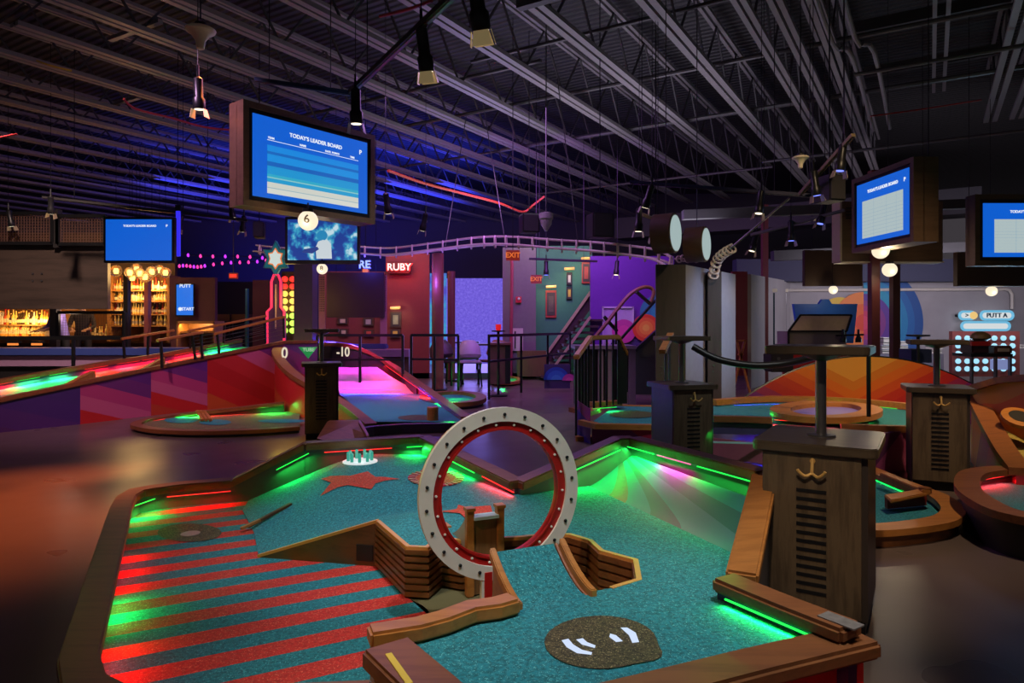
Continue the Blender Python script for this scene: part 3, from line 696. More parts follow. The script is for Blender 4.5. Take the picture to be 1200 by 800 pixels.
tri = [P(350, 406.5, 10.4), P(372, 406.5, 10.4), P(361.5, 420, 10.4)]
sg = MB().prism(tri, (0, -.02, 0)).build('triangle_sign', plain('green_sign', (.02, .42, .10), .4, emit=(.02, .5, .1), es=.25), ten)
text('sign_lettering', 'TUBE', .075, P(361.5, 409.8, 10.36), (1, 0, 0), (0, 0, 1), emit('mint', (.55, .9, .6), .6), sg)
fill([G(x, y, .08) for x, y in el(489, 489.5, 23, 3.2)], lambda x, y: .083, .1).build('tee_patch', BROWN, ten)
MB().lathe([(.065, 0), (.065, .14), (.06, .15)], G(507, 492, .08), n=16).build('wooden_stop', ORANGE, ten)
MB().prism([fl(p, .0) for p in [G(430,513,.13), G(371,513,.13)]] + [G(371,513,.13), G(383,494,.21), G(420,493,.21), G(430,511,.13)], Vector((0, .10, 0))).build('wedge_block', ORANGE, ten, bevel=.004)
# little round pocket beyond it
pk = thing('minigolf_hole', 'small round end pocket with green light beyond the teal minus ten hole', 'mini golf hole', G(528, 478, 0))
pr_ = [G(cx, cy, .10) for cx, cy in el(531, 464.5, 33, 6.5, 36)]
MB().sweep(pr_, .16, .06, closed=True).build('rail', RAIL, pk, smooth=True)
MB().sweep([p - Z * .05 for p in pr_], .05, bottom=0, closed=True).build('skirt', PLUM, pk, smooth=True)
fill(pr_, lambda x, y: .05, .3).build('green', TEAL, pk)
lamp('POINT', 'pocket_green_light', G(531, 464, .10) + Z * .12, 5, (.02, 1, .1), size=.05)
# ================================================================ flat brown oval at the foot of the painted side
ov = thing('minigolf_hole', 'flat brown and teal oval hole at the foot of the red painted panels', 'mini golf hole', G(250, 495, 0))
outer = smooth_path([G(350,499,.07), G(300,502.5,.07), G(240,504,.07), G(190,502.5,.07), G(164,498.5,.07), G(160,495,.07), G(176,490,.07), G(215,484,.09), G(260,479,.12), G(312,473,.16), G(333,470.5,.18)], 5)
MB().sweep(outer, .11, .04).build('rail', RAIL, ov, smooth=True)
MB().sweep([p - Z * .035 for p in outer], .04, bottom=0).build('skirt', DARK, ov)
fill([fl(p, 0) for p in outer] + [G(352,478,.05)], lambda x, y: .045, .3).build('brown_green', turf('dim_brown_turf', (.16, .12, .045), (.36, .28, .14), (.07, .05, .02), 120), ov)
for cx, cy, rx, ry in ((252, 494.5, 19, 3.2), (330, 493, 28, 2.2), (212, 492, 20, 3.5)):
    fill([G(x, y, .05) for x, y in el(cx, cy, rx, ry)], lambda x, y: .05, .15).build('teal_inlay', TEAL, ov)
led(outer[33], outer[38], 'g', (.3, -1, 0), 5, .03, ov); led(outer[28], outer[33], 'r', (.4, -.9, 0), 3, .03, ov); led(outer[44], outer[50], 'g', (.3, -1, 0), 4, .03, ov); led(outer[38], outer[44], 'r', (.3, -1, 0), 3, .03, ov)
pd = thing('wooden_paddle', 'small slatted wooden paddle leaning over the rail of the flat oval', 'paddle', G(237, 492, .05))
for k in range(3): MB().bar(G(231 + k * 4, 481.5, .14), G(237 + k * 5, 492, .07), .035, .03).build('slat', ORANGE, pd, bevel=.004)
MB().bar(G(230, 483, .135), G(241, 482.5, .135), .03, .02).build('cross_bar', ORANGE, pd)
# ================================================================ raised hole with steps and balustrade in the middle
mid = thing('minigolf_hole', 'raised hole with magenta skirt in the middle, in front of the dark wooden pillars', 'mini golf hole', G(730, 515, 0))
z_ = .22
tq = [G(690,495.5,z_), G(784,496.5,z_), G(800,476,z_), G(722,474,z_)]
fill(tq, lambda x, y: z_ - .01, .2).build('teal_green', TEAL, mid)
fill([G(x, y, z_) for x, y in el(741, 485, 27, 4)], lambda x, y: z_ - .004, .1).build('tee_patch', BROWN, mid)
MB().sweep([G(681,491.5,z_), G(700,496,z_), G(786,497.5,z_)], .08, .05).build('rail', ORANGE, mid)
MB().sweep([G(722,474,z_), G(800,476,z_)], .08, .05).build('rail', ORANGE, mid)
MB().sweep([G(692,471,.30), G(726,469,.30)], .12, .05).build('rail', ORANGE, mid)
MB().sweep([G(671,477,.25), G(690,481,.25), G(700,477,.25)], .10, .05).build('rail', ORANGE, mid)
MB().prism([G(694,520,0), G(786,526,0), fl(G(786,526,0), .19), fl(G(694,520,0), .19)], (0, .04, 0)).build('skirt', bands('mid_mural', (.8, 0, 1), .82, 1.8, [(.20, .02, .14), (.42, .02, .06), (.15, .02, .12), (.13, .02, .13)]), mid)
MB().prism([G(675,514,0), G(692,520,0), fl(G(692,520,0), .34), fl(G(675,514,0), .40)], (0, .04, 0)).build('skirt', bands('mid_mural_b', (1, 0, 1), .6, 1.15, [(.05, .03, .40), (.10, .03, .35), (.35, .03, .22)]), mid)
MB().box(G(690, 517, .0) + Vector((0, .05, .02)), (.26, .12, .05)).build('kerb', ORANGE, mid)
led(G(694,473,.30), G(722,471,.30), 'g', (0, -1, 0), 1.6, .05, parent=mid)
bal = thing('balustrade', 'arched wooden handrail on thin black balusters at the raised middle hole', 'handrail', G(690, 500, .1))
ar = [P(675, 416, 6.9), P(691, 393, 7.2), P(724, 392, 7.6), P(734, 412, 7.7)]
MB().sweep(ar, .07, .05).build('top_rail', ORANGE, bal, bevel=.01)
for k in range(14):
    t = k / 13 * 2.96; i = min(2, int(t)); p = ar[i].lerp(ar[i + 1], t - i)
    MB().bar(p - Z * .04, Vector((p.x, p.y, .02 if k < 4 else .28)), .022).build('baluster', BLACK, bal)
stp = thing('balustrade', 'small wooden handrail end behind the cabinet in front of the pillars', 'handrail', P(783, 440, 6.2))
MB().bar(P(776, 412, 6.1), P(786, 392, 6.4), .06, .04).build('top_rail', ORANGE, stp)
for px in (780, 784.5): MB().bar(P(px, 403, 6.25), Vector((P(px, 403, 6.25).x, 6.25, .25)), .02).build('baluster', STEEL, stp)
# ================================================================ the ring hole with the big chevron board
rg = thing('minigolf_hole', 'hole with a violet disc in an orange ring, below the big chevron board', 'mini golf hole', G(960, 520, 0))
zr = .36
back = smooth_path([G(836,468,zr), G(900,464,zr), G(980,465.5,zr), G(1050,471,zr), G(1085,475,zr)], 5)
MB().sweep(back, .09, .06).build('rail', ORANGE, rg, smooth=True)
fr_ = smooth_path([G(836,487,zr), G(870,487.5,zr), G(905,489,zr)], 4)
MB().sweep(fr_, .08, .05).build('rail', RAIL, rg)
fr2 = smooth_path([G(985,496,zr), G(1030,498,zr), G(1082,499,zr)], 4)
MB().sweep(fr2, .07, .05).build('rail', RAIL, rg)
fill([G(836,487,zr), G(905,489,zr), G(905,497,zr), G(985,497,zr), G(1082,499,zr)] + back[::-1], lambda x, y: zr - .07, .25).build('teal_green', TEAL, rg)
dc = [G(x, y, zr + .05) for x, y in el(968, 479, 54, 8.5, 44)]
MB().sweep(dc, .17, .05, closed=True).build('ring_rail', ORANGE, rg, smooth=True)
fill([p for p in dc], lambda x, y: zr + .01, .25).build('violet_disc', plain('violet_disc', (.20, .16, .52), .4, var=.06), rg)
fill([G(x, y, zr) for x, y in el(968, 481, 60, 9.5, 40)], lambda x, y: zr - .055, .2).build('ring_painted_shade', DARK, rg)  # dark sheet on the turf paints the shade below the ring
led(back[2], back[8], 'b', (.2, -1, 0), 4, parent=rg, strip=False); led(back[8], back[11], 'g', (-.2, -1, 0), 2, parent=rg); led(back[13], back[15], 'g', (-.3, -1, 0), .7, parent=rg)
led(G(842,478,zr), G(900,481,zr), 'g', (.3, -1, 0), 2.5, .03, rg, strip=False); led(G(905,487,zr), G(975,491,zr), 'r', (0, -1, 0), 5, .03, rg); led(G(985,488,zr), G(1025,487,zr), 'g', (-.3, .6, 0), .5, .03, rg)
SKP = plain('violet_skirt', (.075, .05, .145), .4)
MB().prism([fl(p, .20) for p in fr_] + [p - Z * .05 for p in fr_[::-1]], (0, .03, 0)).build('skirt', SKP, rg)
low = [G(833,520,.18), G(905,523,.18), G(908,519,.18)]
MB().sweep([G(832,517,.20), G(912,519,.20)], .03, .012).build('pale_edge', plain('pale_blue_edge', (.42, .58, .62), .4), rg)
MB().prism([G(832,536,.02), G(905,545,.02), fl(G(905,545,.02), .19), fl(G(832,536,.02), .19)], (0, .03, 0)).build('lower_skirt', plain('rose_laminate', (.42, .10, .16), .4), rg)
lamp('AREA', 'ring_hole_green_light', G(850,523,.2) + Vector((0, -.25, .12)), .15, (.02, 1, .1), G(852,530,.1), .4, .05)
q0, q1 = G(1012,560,0), G(1084,548,0)
MB().prism([q0, q1, fl(q1, zr - .04), fl(q0, zr - .04)], (0, .04, 0)).build('skirt', bands('ring_mural', (-.9, 0, 1.1), -2.6, -1.75, [(.30, .05, .15), (.10, .02, .08), (.40, .02, .07), (.38, .03, .06), (.12, .02, .08)], rough=.6), rg)
# chevron board
cb_ = thing('chevron_board', 'large arched board painted with purple, red, orange and yellow chevrons', 'painted board', P(1000, 470, 8.0))
arc = []
x0, x1 = 868, 1172
for i in range(29):
    px = x0 + (x1 - x0) * i / 28; t = (px - 1015) / (1015 - 868 if px < 1015 else 1172 - 1015)
    arc.append(P(px, 418 + 52 * abs(t) ** 2.05, 8.0))
foot = [fl(arc[-1], .0), fl(arc[0], .0)]
px2 = lambda px: (px - 600) / F * 8.0
chv = bands('chevron_paint', (0, 0, 1), .38, 1.12, [(.42, .02, .02), (.46, .02, .015), (.58, .055, .02), (.66, .14, .02), (.62, .20, .03), (.68, .29, .05)], chev=((1, 0, 0), px2(1003), -.42) if False else ((1, 0, 0), px2(1003), .0))
m, nt, b = nodes('chevron_board_paint'); v_ = pos(nt)
e = mathn(nt, 'ABSOLUTE', mathn(nt, 'SUBTRACT', dot(nt, v_, (1, 0, 0)), px2(1000)))
s = mathn(nt, 'SUBTRACT', dot(nt, v_, (0, 0, 1)), mathn(nt, 'MULTIPLY', e, .50))
s = mathn(nt, 'DIVIDE', mathn(nt, 'SUBTRACT', s, -.42), 1.15)
cc = [(.17, .02, .20), (.17, .02, .20), (.30, .02, .10), (.45, .02, .025), (.50, .03, .02), (.60, .075, .02), (.66, .13, .02), (.62, .17, .025), (.70, .28, .05), (.70, .28, .05)]
nt.links.new(ramp(nt, s, [(i / len(cc), c) for i, c in enumerate(cc)], 'CONSTANT'), b.inputs['Base Color']); b.inputs['Roughness'].default_value = .4
MB().prism(arc + foot, (0, .05, 0)).build('board', m, cb_)
MB().tube([p - Vector((0, -.02, 0)) for p in arc], .018, 6).build('edge_trim', BLACK, cb_)
# thin black post and the sagging barrier rope
po = MB().tube([P(1018, 488, 5.4), P(1018, 404, 5.4)], .017, 8).build('barrier_post', BLACK, None)
tag(po, 'thin black post standing in the ring hole behind the largest cabinet', 'post')
rope = MB().tube(smooth_path([P(812, 406, 6.3), P(842, 421, 6.2), P(885, 428, 6.1), P(930, 424, 6.0), P(980, 410, 5.8)], 6), .032, 10).build('barrier_rope', BLACK, None, smooth=True)
tag(rope, 'thick black barrier rope sagging between the pillar cabinet and the largest cabinet', 'rope')
# ================================================================ low curved hole right of the largest cabinet
lc = thing('minigolf_hole', 'low rounded hole with orange wood border, right behind the largest cabinet', 'mini golf hole', G(1060, 610, 0))
lo_ = smooth_path([G(1000,540,.10), G(1050,561,.10), G(1085,574,.10), G(1105,583,.10), G(1117,596,.10), G(1108,606,.10), G(1080,612,.10), G(1030,617,.10), G(985,616,.10)], 5)
MB().sweep(lo_, .12, .035).build('rail', ORANGE, lc, smooth=True)
MB().sweep([p - Z * .03 for p in lo_], .05, bottom=0).build('skirt', SLATW, lc, smooth=True)
fill([fl(p, 0) for p in lo_], lambda x, y: .05, .15).build('teal_green', TEAL, lc)
led(lo_[2], lo_[7], 'g', (-1, -.2, 0), .6, .04, lc)
pdl = thing('wooden_paddle', 'wooden flipper with dark red side lying over the low rounded hole', 'paddle', G(1060, 590, .08))
MB().prism([G(1036,583,.13), G(1078,576,.15), G(1087,581,.14), G(1044,590,.12)], Z * .02).build('blade', ORANGE, pdl, bevel=.005)
MB().prism([G(1040,596,.06), G(1086,592,.06), fl(G(1086,592,.06), .135), fl(G(1040,596,.06), .12)], (0, .03, 0)).build('side', plain('dark_red_side', (.22, .02, .015), .4), pdl)
MB().bar(G(1035,556,.15), G(1086,577,.16), .05, .03).build('arm', ORANGE, pdl, bevel=.005)
MB().lathe([(.035, 0), (.035, .03), (.02, .035)], G(1084, 577, .15), n=14).build('pivot', SLATW, pdl)
# ================================================================ far right hole: dark box and climbing lane
fr3 = thing('minigolf_hole', 'hole at the right edge with rounded dark box end and wooden border', 'mini golf hole', G(1175, 620, 0))
bx = smooth_path([G(1215,548,.22), G(1170,548,.22), G(1140,553,.22), G(1133,566,.22), G(1143,579,.22), G(1175,596,.22), G(1225,607,.22)], 5)
MB().sweep(bx, .13, .04).build('rail', RAIL, fr3, smooth=True)
MB().sweep([p - Z * .035 for p in bx], .05, bottom=0.0).build('skirt', DARK, fr3, smooth=True)
fill([fl(p, 0) for p in bx], lambda x, y: .13, .15).build('teal_green', TEAL, fr3)
led(bx[5], bx[10], 'r', (.15, -1, 0), 1.6, .045, fr3)
ln = smooth_path([G(1196,548,.24), G(1178,524,.32), G(1158,490,.45), G(1142,458,.60), G(1150,450,.68), G(1175,442,.75), G(1215,438,.80)], 5)
MB().sweep(ln, .13, .05).build('rail', RAIL, fr3, smooth=True)
MB().sweep([p - Z * .05 for p in ln], .05, bottom=0).build('skirt', bands('lane_mural', (1, .3, .6), 4.6, 6.3, [(.2, .02, .04), (.38, .02, .03), (.3, .02, .04), (.55, .12, .02), (.5, .22, .03), (.25, .03, .06)], rough=.6), fr3, smooth=True)
la = [p + Vector((.02, 0, -.12)) for p in ln[:16]]; lb = [p + Vector((1.1, .1, -.12)) for p in ln[:16]]
mb = MB(); vs = la + lb; mb.add(vs, [(i, i + 1, 16 + i + 1, 16 + i) for i in range(15)])
MB().sweep([p + Z * .12 for p in lb], .12, .05).build('rail', RAIL, fr3, smooth=True); MB().sweep([p + Z * .08 for p in lb], .05, bottom=0).build('skirt', DARK, fr3, smooth=True)
mb.build('lane_turf', turf('olive_turf', (.34, .25, .05), (.55, .45, .15), (.18, .13, .03), 120), fr3, smooth=True)
rr = P(1194, 492, 4.95)
MB().lathe([(.075, 0), (.115, 0), (.115, .03), (.075, .035)], rr, (-.1, -.55, 1), 28).build('target_ring', ORANGE, fr3)
MB().lathe([(.07, .03), (.07, .036)], rr, (-.1, -.55, 1), 24).build('target_hole', DARK, fr3)
MB().box(P(1157, 461, 5.8), (.28, .07, .09), (1, -.35, -.1)).build('red_bumper', RED, fr3, bevel=.01)
lamp('POINT', 'lane_green_light', P(1200, 462, 5.5) + Z * .12, 6, (.02, 1, .1), size=.05)
# ================================================================ back of the room
def quadP(pts, d): return [P(x, y, d) for x, y in pts]
def wx(px, d): return (px - 600) / F * d
def wz(py, d): return EYE + (HZ - py) / F * d
def slab(name, x0, x1, y0, y1, d, mat, t=.08, parent=None, bevel=0):
    """upright board whose front face fills the given place at distance d"""
    return MB().box((wx((x0 + x1) / 2, d), d + t / 2, wz((y0 + y1) / 2, d)), ((x1 - x0) / F * d, t, (y1 - y0) / F * d)).build(name, mat, parent, bevel=bevel)
DKWALL = plain('dark_maroon_wall', (.030, .014, .018), .7)
wallY('wall_back', -30, 14, 24.5, 0, 5.9, plain('night_wall', (.055, .045, .06), .8))
wallY('wall_back_red', wx(452, 15), wx(503, 15), 15, 0, wz(297, 15), plain('red_wall', (.20, .030, .026), .6))
wallY('wall_back_poster', wx(374, 15.4), wx(452, 15.4), 15.4, 0, wz(318, 15.4), plain('rose_wall', (.20, .040, .040), .6))
wallY('wall_back_grey', wx(589, 15), wx(628, 15), 15, 0, wz(290, 15), plain('grey_wall', (.16, .13, .15), .7))
wallY('wall_back_green', wx(627, 16), wx(694, 16), 16, 0, wz(288, 16), plain('green_wall', (.045, .22, .13), .6))
wallY('wall_back_purple', wx(692, 14.5), wx(790, 14.5), 14.5, 0, wz(300, 14.5), plain('purple_wall', (.14, .03, .32), .5))
wallY('wall_bar', wx(-60, 16.4), wx(205, 16.4), 16.4, 0, 3.4, plain('bar_wall', (.05, .022, .016), .6))
wallY('wall_maroon', wx(200, 14.6), wx(252, 14.6), 14.6, 0, wz(325, 14.6), plain('maroon_wall', (.075, .012, .022), .6))
wallY('wall_maroon_far', wx(296, 17), wx(332, 17), 17, 0, wz(328, 17), plain('maroon_wall', (.075, .012, .022), .6))
CON = plain('concrete_wall', (.34, .31, .33), .75, var=.22, scale=1.6)
wallY('wall_right', wx(919, 16), wx(1290, 16), 16, 0, wz(328, 16), CON)
a_, b_ = Vector((wx(874, 12.5), 12.5, 0)), Vector((wx(921, 16), 16, 0))
struct(MB().prism([a_, b_, b_ + Z * 2.2, a_ + Z * 2.1], (.1, 0, 0)).build('wall_right_return', CON))
struct(slab('wall_red_panel', 858, 876, 318, 440, 12.4, plain('red_door_panel', (.13, .010, .012), .5)))
struct(MB().box((wx(1050, 15.7), 15.5, wz(318, 15.7)), (wx(1290, 15.7) - wx(905, 15.7), .3, .5)).build('trim_1', plain('blue_soffit', (.035, .035, .075), .7)))
# painted discs on the concrete wall
mur = thing('wall_mural', 'mural of orange, magenta and blue rings painted on the concrete wall', 'mural', (wx(1020, 15.97), 15.97, 0))
def disc_rings(cx, cy, rs, cols, d, k0=0, k1=2 * math.pi, name='painted_ring', parent=mur):
    mb = MB(); ms = []
    c = P(cx, cy, d)
    for i in range(len(rs) - 1):
        r0, r1 = rs[i] / F * d, rs[i + 1] / F * d; n = 40
        o = ring_pts(c, r0, (1, 0, 0), Z, n, k0, k1); q = ring_pts(c, r1, (1, 0, 0), Z, n, k0, k1)
        for v in o + q: v.z = max(.05, v.z)
        mb.add(o + q, [(j, j + 1, n + j + 1, n + j) for j in range(n - 1)], i)
        ms.append(plain('ring_paint_%d_%d_%d' % (int(cx), int(k0 * 10), i), cols[i], .55, var=.05))
    return mb.build(name, ms, parent)
h = math.pi / 2
disc_rings(1012, 378, [0, 8, 14, 20, 26, 34, 44, 52, 60, 70], [(.6, .04, .12), (.5, .02, .1), (.33, .02, .16), (.2, .03, .2), (.1, .03, .25), (.02, .26, .42), (.02, .20, .42), (.02, .12, .36), (.02, .08, .28)], 15.96, -h, h)
disc_rings(1012, 378, [0, 10, 22, 36], [(.62, .05, .02), (.68, .11, .02), (.72, .20, .04)], 15.95, h, 3 * h)
disc_rings(984, 372, [0, 12, 24], [(.7, .5, .05), (.68, .44, .04)], 15.965, 0, math.pi)
# pipe along the wall with its elbow
pc = MB().tube([P(922, 340, 15.9), P(1178, 338.5, 15.9), P(1183, 340, 15.9), P(1186, 345, 15.9), P(1186, 362, 15.9)], .035, 8).build('wall_pipe', plain('pale_pipe', (.62, .55, .5), .4), None, smooth=True)
tag(pc, 'pale conduit pipe running along the concrete wall and bending down at right', 'pipe')
FRM = plain('pale_frame', (.5, .42, .3), .5)
for nm, px, d in (('window_1', 904.5, 14.5), ('window_2', 918, 15.8)):
    g = struct(slab(nm, px - 3, px + 3.5, 343, 428, d - .25, plain('dark_glass', (.02, .035, .045), .08), .05))
    MB().box((wx(px - 4, d - .25), d - .26, wz(385, d)), (.07, .1, 1.62)).build('window_frame', FRM, g)
    MB().box((wx(px, d - .25), d - .26, wz(341, d)), (.18, .1, .07)).build('window_frame', FRM, g)
MAROON = plain('maroon_steel', (.16, .040, .040), .4)
def column(px, hw, top, bot, d, label, mat=MAROON, rnd=False):
    t = thing('column', label, 'column', (wx(px, d), d, 0)); z1 = wz(top, d)
    if rnd: MB().lathe([(hw, 0), (hw, z1)], (wx(px, d), d, 0), n=20).build('shaft', mat, t, smooth=True)
    else: MB().box((wx(px, d), d, z1 / 2), (hw * 2, hw * 2, z1)).build('shaft', mat, t)
    MB().box((wx(px, d), d, .02), (hw * 3, hw * 3, .04)).build('base', BLACK, t)
column(1024, .062, 200, 0, 10.2, 'maroon square steel column below the two round lamps at right')
column(1048.5, .06, 240, 0, 11.4, 'dark maroon steel column just right of the lamps, against the blue mural', plain('dark_maroon_steel', (.07, .022, .022), .4))
column(896, .055, 240, 0, 13.6, 'slim dark red column against the pale concrete side wall')
column(513, .105, 297, 0, 12.1, 'thick round purple lit column left of the lavender screen', plain('rust_column', (.22, .07, .05), .35), True)
column(529, .08, 318, 0, 14.2, 'thinner round dark column just behind the thick purple lit one', plain('dark_rust_column', (.12, .03, .035), .4), True)
column(358.5, .155, 250, 0, 11.6, 'square grey column under the hanging video screen', plain('grey_column', (.085, .066, .056), .6))
lamp('POINT', 'column_violet_light', P(503, 330, 11.8), 16, (.3, .12, 1), size=.1)
# tall wood pillars; the light on the side is put into its paler colour
def pillar(x0, x1, x2, top, d, dep, label):
    t = thing('wood_pillar', label, 'pillar', (wx((x0 + x1) / 2, d), d, 0), 'tall wooden pillars')
    z1 = wz(top, d); a, bq = wx(x0, d), wx(x1, d); e = Vector((wx(x2, d + dep), d + dep, 0))
    MB().prism([(a, d, 0), (bq, d, 0), (e.x, e.y, 0), (a + .2, d + dep, 0)], (0, 0, z1)).build('carcass', plain('pillar_side_lit', (.30, .28, .34), .45), t)
    MB().box(((a + bq) / 2, d - .012, z1 / 2), (bq - a, .02, z1)).build('front_board', wood('pillar_wood', (.060, .045, .042), (.035, .026, .026), axis=(0, 0, 1), grain=14), t)
    for py in (.30, .34): MB().lathe([(.012, 0), (.012, .006)], (a + .07, d - .022, z1 * py), (0, -1, 0), 10).build('screw', STEEL, t)
pillar(768, 803, 831, 310, 8.4, .7, 'wide dark wooden pillar with side painted as lit, directly behind the middle cabinet')
pillar(829, 845, 862, 318, 8.9, .5, 'narrower dark wooden pillar, right of the wide one')
# ---------------------------------------------------------------- screens
SCR = emit('screen_blue', (.004, .11, .62), 1.0); SCR2 = emit('screen_azure', (.01, .17, .62), 1.0)
INK = emit('screen_white', (.85, .92, 1), .95)
rowm = [emit('row_%d' % i, c, 1) for i, c in enumerate([(.01, .24, .70), (.01, .13, .50), (.012, .26, .70), (.01, .12, .48), (.015, .29, .62), (.03, .38, .56), (.25, .55, .55), (.02, .32, .60), (.60, .62, .56), (.30, .45, .5), (.64, .66, .60)])]
pale = emit('table_pale', (.45, .55, .56), .9); dimrow = emit('table_rule', (.20, .36, .50), .9)
def screen(label, TL, ax, wd, ht, depth=.10, border=.035, case=.0, kind='board', name='wall_screen', cmat=BLACK, title=True):
    """flat display: TL is the top left corner of the picture, ax the direction of its top edge"""
    TL = Vector(TL); ax = Vector(ax).normalized(); n = ax.cross(Z) # towards the viewer
    if n.y > 0: n = -n
    c = TL + ax * wd / 2 - Z * ht / 2
    t = thing(name, label, 'screen', c - n * depth)
    MB().box(c - n * (depth / 2 + .004), (wd + 2 * border, depth, ht + 2 * border), ax, n).build('casing', cmat, t, bevel=.006)
    if case:
        MB().box(c - n * (depth + case / 2), (wd + 2 * border + .12, case, ht + 2 * border + .12), ax, n).build('box', PANELW, t)
        for s_ in (-1, 1): MB().box(c - n * (depth * .5) + ax * s_ * (wd / 2 + border + .03), (.06, depth + .03, ht + 2 * border + .12), ax, n).build('box_frame', PANELW, t)
        for s_ in (-1, 1): MB().box(c - n * (depth * .5) + Z * s_ * (ht / 2 + border + .03), (wd + 2 * border, depth + .03, .06), ax, n).build('box_frame', PANELW, t)
    p = MB().box(c, (wd, .006, ht), ax, n).build('display', SCR, t)
    q = lambda u, v_: TL + ax * wd * u - Z * ht * v_ + n * .004
    def rect(u0, u1, v0, v1, mat, nm='table_row'):
        MB().box((q(u0, v0) + q(u1, v1)) / 2, (wd * (u1 - u0), .003, ht * (v1 - v0)), ax, n).build(nm, mat, p)
    if title: text('title', "TODAY'S LEADER BOARD", ht * .070, q(.52, .16) + n * .002, ax, Z, INK, p)
    text('logo', 'P', ht * .085, q(.93, .16) + n * .002, ax, Z, INK, p)
    if kind == 'rows':
        for u_, wd_ in ((.14, 'TEAM'), (.40, 'NAME'), (.66, 'DATE  POINTS'), (.85, 'TIME')): text('column_head', wd_, ht * .035, q(u_, .255) + n * .002, ax, Z, INK, p)
        rect(.11, .91, .280, .286, INK, 'rule')
        ys = [.335, .42, .455, .525, .56, .60, .655, .745, .765, .80, .855, .865, .93]
        seq = [(.345, .42, 0), (.455, .545, 2), (.60, .70, 4), (.70, .735, 5), (.735, .75, 6), (.75, .80, 7), (.80, .865, 8), (.865, .875, 9), (.875, .94, 10)]
        rect(.11, .91, .42, .455, rowm[1]); rect(.11, .91, .545, .60, rowm[3])
        for v0, v1, i in seq: rect(.11, .91, v0, v1, rowm[i])
    if kind == 'table':
        rect(.12, .90, .30, .92, pale, 'table')
        for k in range(10): rect(.12, .90, .355 + k * .057, .360 + k * .057, dimrow, 'rule')
        for k in (.35, .6, .78): rect(k, k + .004, .30, .92, dimrow, 'rule')
    return t, q, n, ax
big = screen("biggest hanging leader board screen at left with coloured rows, in a brown box", P(296, 132, 6.6), (.64, .80, 0), 1.40, .80, .10, .045, .14, 'rows')
screen('blue leader board screen hanging in front of the bar at far left', P(124, 257, 10), (1, 0, 0), 77 / F * 10, 48 / F * 10, .08, .035, 0, 'none')
screen('angled leader board screen in a brown box hanging above the round lamps at right', P(1004.4, 218, 8.9), (-.06, -1, 0) if False else (.06, -1, 0), 1.06, .765, .10, .04, .18, 'table')
screen('leader board screen cut off by the right edge of the photo', P(1152, 238, 8.2), (1, 0, 0), 1.12, .645, .10, .045, .06, 'table')
scT = thing('wall_screen', 'small upright blue screen on the maroon wall beside the bar', 'screen', P(217, 351, 14.4))
pz = slab('casing', 205.5, 227, 332, 370.5, 14.40, BLACK, .06, scT); p_ = slab('display', 206.8, 225.8, 333.5, 369, 14.38, emit('screen_small', (.004, .16, .75), 1), .02, scT)
text('title', 'PUTT', .10, P(217, 335, 14.36), (1, 0, 0), Z, INK, p_); text('prompt', 'START', .09, P(220, 362, 14.36), (1, 0, 0), Z, INK, p_)
MB().lathe([(.04, 0), (.04, .004)], P(211, 362, 14.37), (0, -1, 0), 14).build('marker', INK, p_)
# video screen with abstract moving shapes
vs_ = thing('wall_screen', 'video screen with white figures on blue, below the biggest leader board', 'screen', P(378, 282, 9.6))
slab('casing', 334, 421, 254, 309, 9.62, BLACK, .08, vs_, .004)
m, nt, b = nodes('video_picture'); v_ = pos(nt)
vo = N(nt, 'ShaderNodeTexVoronoi'); vo.inputs['Scale'].default_value = 6.5; nt.links.new(v_, vo.inputs[0])
f1 = ramp(nt, noise(nt, 5.5, 3, v_), [(.44, (.012, .05, .30)), (.50, (.02, .16, .46)), (.56, (.05, .40, .60)), (.63, (.55, .75, .85))])
nt.links.new(f1, b.inputs['Emission Color']); b.inputs['Emission Strength'].default_value = .9; b.inputs['Base Color'].default_value = (0, 0, 0, 1)
vp = slab('display', 337, 418, 257, 304.5, 9.60, m, .02, vs_)
vg = emit('video_figure', (.62, .70, .74), .9); vb = emit('video_figure_blue', (.02, .25, .5), .9)
mbv = MB(); Vp = lambda x, y: P(x, y, 9.595)
mbv.prism([Vp(371, 303), Vp(370, 290), Vp(373, 283), Vp(378, 281), Vp(384, 281.5), Vp(388, 286), Vp(389, 303)], (0, -.006, 0)); mbv.build('figure', vg, vp)
MB().lathe([(.075, 0), (.075, .006)], Vp(377.5, 276), (0, -1, 0), 18).build('figure_head', vb, vp)
MB().prism([Vp(354, 296), Vp(356, 292), Vp(372, 289), Vp(374, 292), Vp(366, 297)], (0, -.007, 0)).build('figure_arm', emit('video_dark', (.02, .05, .25), .9), vp)
# ---------------------------------------------------------------- hanging boards and boxes
BRN = plain('brown_board', (.055, .030, .020), .5)
def hung(name, label, cat, x0, x1, y0, y1, d, mat, t=.1, rods=True, group=None):
    o = thing(name, label, cat, (wx((x0 + x1) / 2, d), d + t / 2, wz(y1, d)), group)
    slab('board', x0, x1, y0, y1, d, mat, t, o, .004)
    if rods:
        for f in (.15, .85): MB().tube([(wx(x0 + (x1 - x0) * f, d), d + t / 2, wz(y0, d)), (wx(x0 + (x1 - x0) * f, d), d + t / 2, 5.9)], .005, 5).build('hanger', BLACK, o)
    return o
o = hung('screen_box', 'wide brown box with vent slots hanging behind the angled leader board', 'box', 985, 1105, 236, 306, 10.2, PANELW, .25)
for s_ in (0, 1):
    for k in range(4): MB().box(P([1000, 1086][s_] + 0, 244 + k * 4, 10.19), (.22, .02, .015)).build('vent_slot', BLACK, o)
MB().box((wx(1045, 10.2), 10.3, wz(307, 10.2)), (120 / F * 10.2, .25, .02)).build('pale_edge', FRM, o)
MB().box((wx(984.5, 10.2), 10.3, wz(271, 10.2)), (.03, .26, 70 / F * 10.2)).build('pale_edge', FRM, o)
